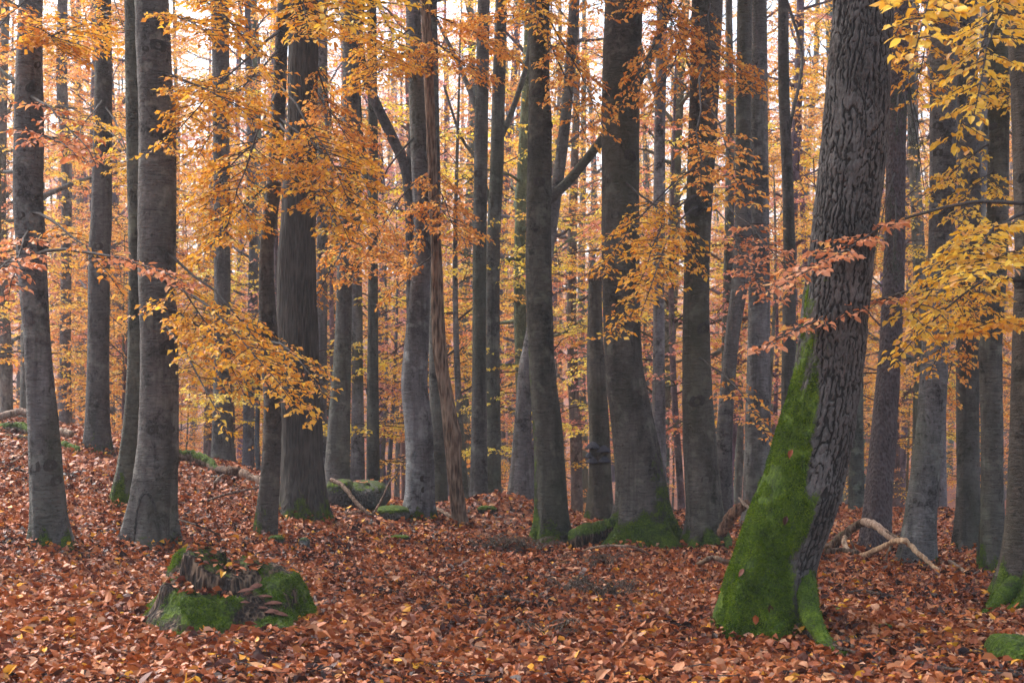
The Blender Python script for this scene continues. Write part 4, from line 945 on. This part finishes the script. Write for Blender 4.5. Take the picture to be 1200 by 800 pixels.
stick('fallen_branch', 'dark stick across the leaves between giant trunk and edge tree', 'branch', [(990,698),(1010,697),(1030,700),(1050,704),(1074,709)], [2,4,3,3,1.5], 'dead', tint=(.4,.38,.4), lift=.8)
stick('fallen_branch', 'black wet branch at the lower edge of the leaf carpet', 'branch', [(1070,781),(1100,787),(1140,794),(1200,799)], [3,4,5,6], 'dead', tint=(.35,.33,.36), lift=.8)
stick('fallen_branch', 'curved twig arching over the slope near the slender bowed beech', 'branch', [(242,590),(258,581,16.),(278,576,16.),(303,571,16.)], [2,3,3,2], 'dead', tint=(.9,.85,.9), lift=1.)
stick('fallen_branch', 'dark crooked twig beside the stump', 'branch', [(209,608,12.6),(236,617,12.3),(258,630),(278,640)], [2,2.5,2,1.2], 'dead', tint=(.4,.35,.33), lift=.8)
stick('fallen_branch', 'long thin twig crossing the slope beside the slim knotted beech', 'branch', [(0,551),(18,553),(36,558),(52,566)], [2,2.5,2,1.2], 'dead', tint=(.4,.36,.36), lift=1.)
stick('fallen_branch', 'pale twig sticking up on the slope by the slim knotted beech', 'branch', [(12,545),(22,537,15.4),(34,527,15.3)], [2,1.8,1.2], 'wood', tint=(.7,.65,.6), lift=.8)
stick('fallen_log', 'mossy log lying on the crest by the grey beech', 'log', [(205,540),(225,543),(245,549),(256,556)], [12,14,13,8], 'dead', moss=1.2, lift=.9)
stick('fallen_log', 'dark broken log end on the crest', 'log', [(255,554),(268,551,18.),(283,553,18.)], [7,10,12], 'dead', tint=(.5,.42,.38))
stick('fallen_log', 'pale splintered log piece behind the slender bowed beech', 'log', [(283,554,17.5),(295,559,17.4),(310,566,17.3)], [10,8,8], 'wood', tint=(.9,.85,.85))
stick('fallen_branch', 'pale looped branch stub standing on the crest slope', 'branch', [(252,575),(252,566,16.8),(256,560,16.8),(262,556,16.8)], [4,4,4,3], 'wood', tint=(.8,.8,.85))
stick('fallen_log', 'weathered grey log on the slope top beside mossy boughs', 'log', [(-12,493,19.5),(5,487,19.5),(22,482,19.5),(34,484,19.4)], [8,9,9,7], 'wood', tint=(.75,.72,.75))
stick('fallen_log', 'green mossy bough on the slope top under the weathered log', 'log', [(-15,502,19.2),(5,503,19.2),(22,500,19.2),(36,508,19.1)], [12,14,13,10], 'dead', moss=1.2)
stick('fallen_log', 'thin dark log lying below the mossy bough', 'log', [(-10,510,18.6),(15,512,18.6),(38,515,18.6)], [6,7,6], 'dead', tint=(.5,.48,.5), moss=.5)
stick('fallen_log', 'grey log end behind the slim knotted beech', 'log', [(60,505,19.),(72,506,18.9),(84,509,18.8)], [8,9,8], 'wood', tint=(.8,.78,.78))
stick('fallen_log', 'mossy root lump beside the straight dark beech', 'log', [(70,523,18.6),(80,525,18.5),(92,531,18.4)], [11,14,9], 'dead', moss=1.2)
stick('fallen_log', 'brown rotten wood chunk at the foot of the slim knotted beech', 'log', [(37,640),(46,636),(56,634)], [10,13,9], 'dead', tint=(.55,.42,.36), lift=.5)
D3 = TREES['T16'].d-.3
stick('fallen_log', 'rotten mossy log between the olive-edged and the broad leaning beech', 'log', [(668,634,D3),(682,628,D3),(700,624,D3+.1),(718,617,D3+.2),(732,611,D3+.3)], [24,26,24,20,16], 'stump', moss=1.1, n=18, kink=.1)
# boulders
def boulder(name, label, px0, px1, py0, py1, d, moss, depth=.6, tint=(1,1,1), seed=1, under=0.):
    x0, x1 = (px0-600)/F*d, (px1-600)/F*d; z1 = CH-(py0-HZ)/F*d; z0 = CH-(py1-HZ)/F*d
    n, m = 40, 22; th = np.linspace(0, 2*math.pi, n, endpoint=False); ph = np.linspace(-math.pi/2, math.pi/2, m)
    TH, PH = np.meshgrid(th, ph); se = lambda c, e: np.sign(c)*np.abs(c)**e
    X = se(np.cos(PH),.6)*se(np.cos(TH),.7); Y = se(np.cos(PH),.6)*se(np.sin(TH),.7); Z = se(np.sin(PH),.75)
    k = 1+.35*(fbm(X*1.2+seed, Y*1.2, Z*1.2, 3)-.5)+.12*(fbm(X*5+seed, Y*5, Z*5, 3)-.5)
    V = np.stack(((x0+x1)/2+X*k*(x1-x0)/2, d+depth*.5+Y*k*depth/2, (z0+z1)/2+Z*k*(z1-z0)/2*(1-under*X*(Z < 0))), -1)
    i = np.arange(m-1)[:,None]*n; j = np.arange(n)[None]; j2=(j+1)%n
    b = np.array(((x0+x1)/2, d+depth*.5, z0)); mo = np.clip(moss*sstep(-.1,.7,Z)+.0, 0, 1.2).ravel()
    o = link(name, mesh(name, V.reshape(-1,3), [np.stack((i+j,i+j2,i+n+j2,i+n+j),-1).reshape(-1,4)], [], M['rock'], True, b, {'moss': mo}), None, b)
    o.color = (*tint,1); return tag(o, label, 'boulder')
D4 = 18.2
boulder('boulder', 'flat grey boulder with moss and leaves on top beside the black trunk', 402, 452, 566, 600, D4, .62, 1.0, (.7,.7,.68), seed=3)
boulder('boulder', 'dark mossy stone against the thick black trunk', 378, 410, 563, 606, D4-.2, .6, .8, (.45,.42,.4), seed=8)
boulder('boulder', 'low green mossy stone at the foot of the smooth S bend beech', 436, 478, 594, 612, D4-.4, 1.2, .5, (.6,.6,.55), seed=5)
boulder('boulder', 'small mossy stone bright green beside the mossy-rooted edge tree', 1174, 1246, 752, 836, hit(1190, 780)+.02, 1.3, .5, (.5,.5,.45), seed=6)
boulder('boulder', 'small grey-green stone lying in the leaves below the slender bowed beech', 349, 362, 630, 643, hit(355, 641)+.02, .5, .12, (.9,1,1), seed=9)
for px, py, ww, hh in [(464,631,28,7),(571,598,24,10),(1003,683,10,8),(980,716,14,7),(1038,735,18,7),(322,633,18,11)]:
    dd = hit(px, py+hh*.3) or 19.5
    o = boulder('moss_cushion', {464:'flat dark moss cushion in the leaves before the smooth S bend beech',571:'bright moss cushion on the flank of the leafy mound',596:'thin moss rim along the top of the leafy mound',1003:'tiny moss tuft in leaves below the bent fallen branch',980:'dark moss patch beside the dark stick',1038:'low moss patch between giant trunk and edge tree',322:'moss tuft at the foot of the slender bowed beech'}[px], px-ww/2, px+ww/2, py-hh/2, py+hh/2, dd, 2.0, ww/F*dd*.8, (.4,.4,.3), seed=px)
    o['category'] = 'moss'
# pale branches over the boulder
stick('fallen_branch', 'pale branch leaning over the mossy boulder', 'branch', [(388,562,17.9),(400,568,17.7),(411,580,17.5),(424,596,17.3),(438,604,17.2)], [5,5,5,5,3], 'wood', tint=(.5,.44,.42))
stick('fallen_branch', 'thin forked twig rising past the boulder', 'branch', [(436,604,17.2),(448,584,17.4),(456,566,17.6),(470,550,17.7)], [3,2.5,2,1.2], 'dead', tint=(1,.9,.9))
stick('fallen_branch', 'dead stick lying below the boulder overhang', 'branch', [(405,606),(420,603),(436,601)], [3,3,2], 'wood', tint=(.9,.7,.6), lift=1.)
stick('fallen_branch', 'grey stub root beside the dead brown stem', 'branch', [(505,600),(518,604),(533,612)], [7,7,4], 'wood', tint=(.7,.65,.65), lift=.6)

# ------------------------------------------------------------------ withered fronds
def fronds(label, px, py, wpx, n, seed, droop=.5):
    d = hit(px, py); c = at(px, py, d); r = np.random.default_rng(seed); wood, bag = MB(), LeafBag(); ww = wpx/F*d
    for i in range(n):
        a = np.array((c[0]+r.uniform(-.5,.5)*ww, d+r.uniform(-.15,.15), 0)); a[2] = g1(a[0], a[1])
        L = r.uniform(.18,.40); az = r.uniform(-.9,.9)+(0 if r.random() < .6 else math.pi); t = np.linspace(0,1,6)[:,None]
        e = np.array((math.cos(az)*L, math.sin(az)*L*.7, 0)); P = a+e*t+np.array((0,0,1.))*(.16*np.sin(t*2.4)*r.uniform(.4,1.1))
        wood.tube(P, np.linspace(.004,.0015,6), 3, cap=False)
        for q in range(1,6):
            m = 9; tt = r.random(m)[:,None]; base = P[q-1]+(P[q]-P[q-1])*tt; D = np.cross(unit(e), (0,0,1.))*np.where(np.arange(m)%2,1,-1)[:,None]+r.normal(0,.3,(m,3))+np.array((0,0,-droop))
            bag.add(base, D, np.array((0,0,1.))+r.normal(0,.4,(m,3)), r.uniform(.03,.07,m)*(1.2-q/6))
    e_ = thing('withered_fern', label, 'fern', (c[0], d, g1(c[0], d)))
    part('stalk', wood, M['fern'], e_); P, D, N, L = bag.cat(); mb, rr = leaf_mb(P, D, N, L, L*.28, 2, r); part('frond', mb, M['fern'], e_, smooth=False, stuff=True, face={'rnd': rr})
fronds('spread of grey-brown withered fronds before the dead brown stem', 596, 642, 84, 46, 1)
fronds('dark withered frond tuft in the open leaf carpet', 668, 695, 26, 16, 2); fronds('withered frond tuft with a hint of green near the giant trunk', 716, 700, 46, 24, 3)
fronds('small withered fronds in front of the rotten mossy log', 700, 664, 40, 16, 4); fronds('withered frond bits low in the open leaf carpet', 640, 745, 26, 9, 5)

# ------------------------------------------------------------------ fallen leaves
lrng = np.random.default_rng(99)
def litter(d0, d1, dens, lod, size, name, keep=None):
    W0 = .40*d1+2.4; n = int(dens*2*W0*(d1-d0)); x = lrng.uniform(-W0, W0, n); y = lrng.uniform(d0, d1, n)
    k = np.abs(x) < .40*y+2.4; x, y = x[k], y[k]
    clump = fbm(x*1.7, y*1.7, 3.3, 3); k = lrng.random(len(x)) < .55+.9*clump; x, y = x[k], y[k]; n = len(x)
    e = .03; gx = (gz(x+e, y)-gz(x-e, y))/(2*e); gy = (gz(x, y+e)-gz(x, y-e))/(2*e)
    lay = lrng.random(n)**2
    P = np.stack((x, y, gz(x, y)-.004+.035*lay), -1)
    N = np.stack((-gx, -gy, np.ones(n)), -1)+lrng.normal(0,.48,(n,3))*np.array((1,1,.2)); N /= np.linalg.norm(N, axis=1)[:,None]
    a = lrng.uniform(0, 2*math.pi, n); D = np.stack((np.cos(a), np.sin(a), lrng.normal(0,.15,n)), -1); D -= N*(D*N).sum(1)[:,None]
    L = size*np.clip(lrng.lognormal(-.08,.28,n),.45,1.6); r = np.clip(lrng.random(n)+.75*(fbm(x*.8, y*.8, 8.8, 3)-.48)+.4*(fbm(x*3,y*3,2.2,2)-.5), 0, .925); r = np.where(lrng.random(n) < .035, lrng.uniform(.94,1.,n), r); r = np.where((r > .92)&(r < .93), lrng.uniform(.45,.92,n), r)
    return P, D, N, L, r
LITTER, LITR = MB(), []
def litter_obj(name, P, D, N, L, r, lod):
    mb, fr = leaf_mb(P, D, N, L, L*lrng.uniform(.5,.72,len(L)), lod, lrng, r, 1.5)
    LITTER.add(mb.V[0], None, mb.T[0]); LITR.append(fr)
A = litter(4.5, 11, 1200, 3, .068, 'a')
# leaves caught on the stump, root and boulder
n = 210; th = lrng.uniform(-math.pi, math.pi, n); q = np.sqrt(lrng.random(n))*.62; th[:60] = lrng.uniform(-2.9,-1.3,60); q[:60] = lrng.uniform(.72,.93,60)
x, y, z, _, _ = stump_at(th, q); a = lrng.uniform(0,6.28,n)
SP = np.stack((x,y,z+.02+.03*lrng.random(n)),-1); SDr = np.stack((np.cos(a),np.sin(a),lrng.normal(0,.25,n)),-1); SN = np.array((0,0,1.))+lrng.normal(0,.35,(n,3))
A = [np.concatenate(p) for p in zip(A, (SP, SDr, SN, .075*lrng.uniform(.6,1.2,n), lrng.random(n)))]
# the 300 that show largest lie along the lower edge of the picture: single objects
vis = (np.abs(A[0][:,0]/A[0][:,1]) < .37)&(A[0][:,1] > 8.05)&(A[0][:,1] < 9.2); idx = np.nonzero(vis)[0]; idx = idx[np.argsort(A[0][idx,1]-A[0][idx,2]*2-A[3][idx]*6)][:300]
bg_ = LeafBag(); bg_.add(*[A[k][idx] for k in range(4)]); leaf_objects(bg_, 'litter_o', floor, 'fallen_leaf', 300)
rest = np.setdiff1d(np.arange(len(A[0])), idx)
dr = []
for k_, T in TREES.items():
    if T.d > 20: continue
    n = 260; a = lrng.uniform(0, 2*math.pi, n); r_ = T.C[1,3]*1.05+.17*lrng.random(n)**1.6; x = T.C[1,0]+r_*np.cos(a); y = T.C[1,1]+r_*np.sin(a)
    P = np.stack((x, y, gz(x, y)+lrng.random(n)*.10*np.clip(1-(r_-T.C[1,3])/.2, .1, 1)), -1); o_ = np.stack((np.cos(a), np.sin(a), a*0+.9), -1)
    b = a+lrng.normal(0,1.2,n); dr.append((P, np.stack((np.cos(b), np.sin(b), lrng.normal(0,.4,n)), -1), o_+lrng.normal(0,.4,(n,3)), .065*lrng.uniform(.6,1.2,n), lrng.random(n)))
litter_obj('leaf_litter', *[np.concatenate(p) for p in zip(*dr)], 2)
litter_obj('leaf_litter', *[p[rest] for p in A], 3)
B = litter(11, 17, 950, 2, .068, 'b'); litter_obj('leaf_litter', *B, 2)
n = 60; bx = at(428, 566, D4+.5); SPb = np.stack((bx[0]+lrng.uniform(-.3,.25,n), bx[1]+lrng.uniform(-.3,.3,n), np.full(n, bx[2]+.0)+lrng.uniform(-.01,.04,n)), -1)
Cc = litter(17, 28, 520, 1, .085, 'c'); a = lrng.uniform(0,6.28,n)
Cc = [np.concatenate(p) for p in zip(Cc, (SPb, np.stack((np.cos(a),np.sin(a),a*0),-1), np.array((0,0,1.))+lrng.normal(0,.3,(n,3)), .08*lrng.uniform(.6,1.2,n), lrng.random(n)))]
litter_obj('leaf_litter', *Cc, 1)
part('leaf_litter', LITTER, M['litter'], floor, smooth=False, stuff=True, face={'rnd': np.concatenate(LITR)})

tw = MB()
for i in range(420):
    d = 6.5+lrng.random()*14; x = lrng.uniform(-.4,.4)*d; a = lrng.uniform(0,6.28); L = lrng.uniform(.08,.38); t = np.linspace(-.5,.5,4)[:,None]
    P = np.array((x,d,0))+np.hstack((np.cos(a)*L*t, np.sin(a)*L*t, 0*t))+lrng.normal(0,.012,(4,3)); P[:,2] = gz(P[:,0],P[:,1])+.028+np.abs(lrng.normal(0,.012,4)); tw.tube(P, np.linspace(1,.4,4)*lrng.uniform(.002,.006), 4)
part('twig_litter', tw, M['twig'], floor, stuff=True)

# ------------------------------------------------------------------ haze
def haze():
    x0,x1,y0,y1,z0,z1 = -905,905,-20,905,-16,78
    V = [(x,y,z) for z in (z0,z1) for y in (y0,y1) for x in (x0,x1)]
    Fq = [(0,2,3,1),(4,5,7,6),(0,1,5,4),(2,6,7,3),(0,4,6,2),(1,3,7,5)]
    m, t, N, Lk = NT('haze'); v = nd(t, 'ShaderNodeVolumePrincipled', {'Color': (.93,.94,1.,1), 'Density': HAZE}); v.inputs['Anisotropy'].default_value = .2
    Lk.new(v.outputs[0], nd(t, 'ShaderNodeOutputMaterial').inputs['Volume'])
    o = link('haze', mesh('haze', np.array(V, float), [np.array(Fq)], [], m, False)); o['kind'] = 'stuff'; o['label'] = 'thin pale autumn haze filling the wood'; return o
if HAZE: haze()
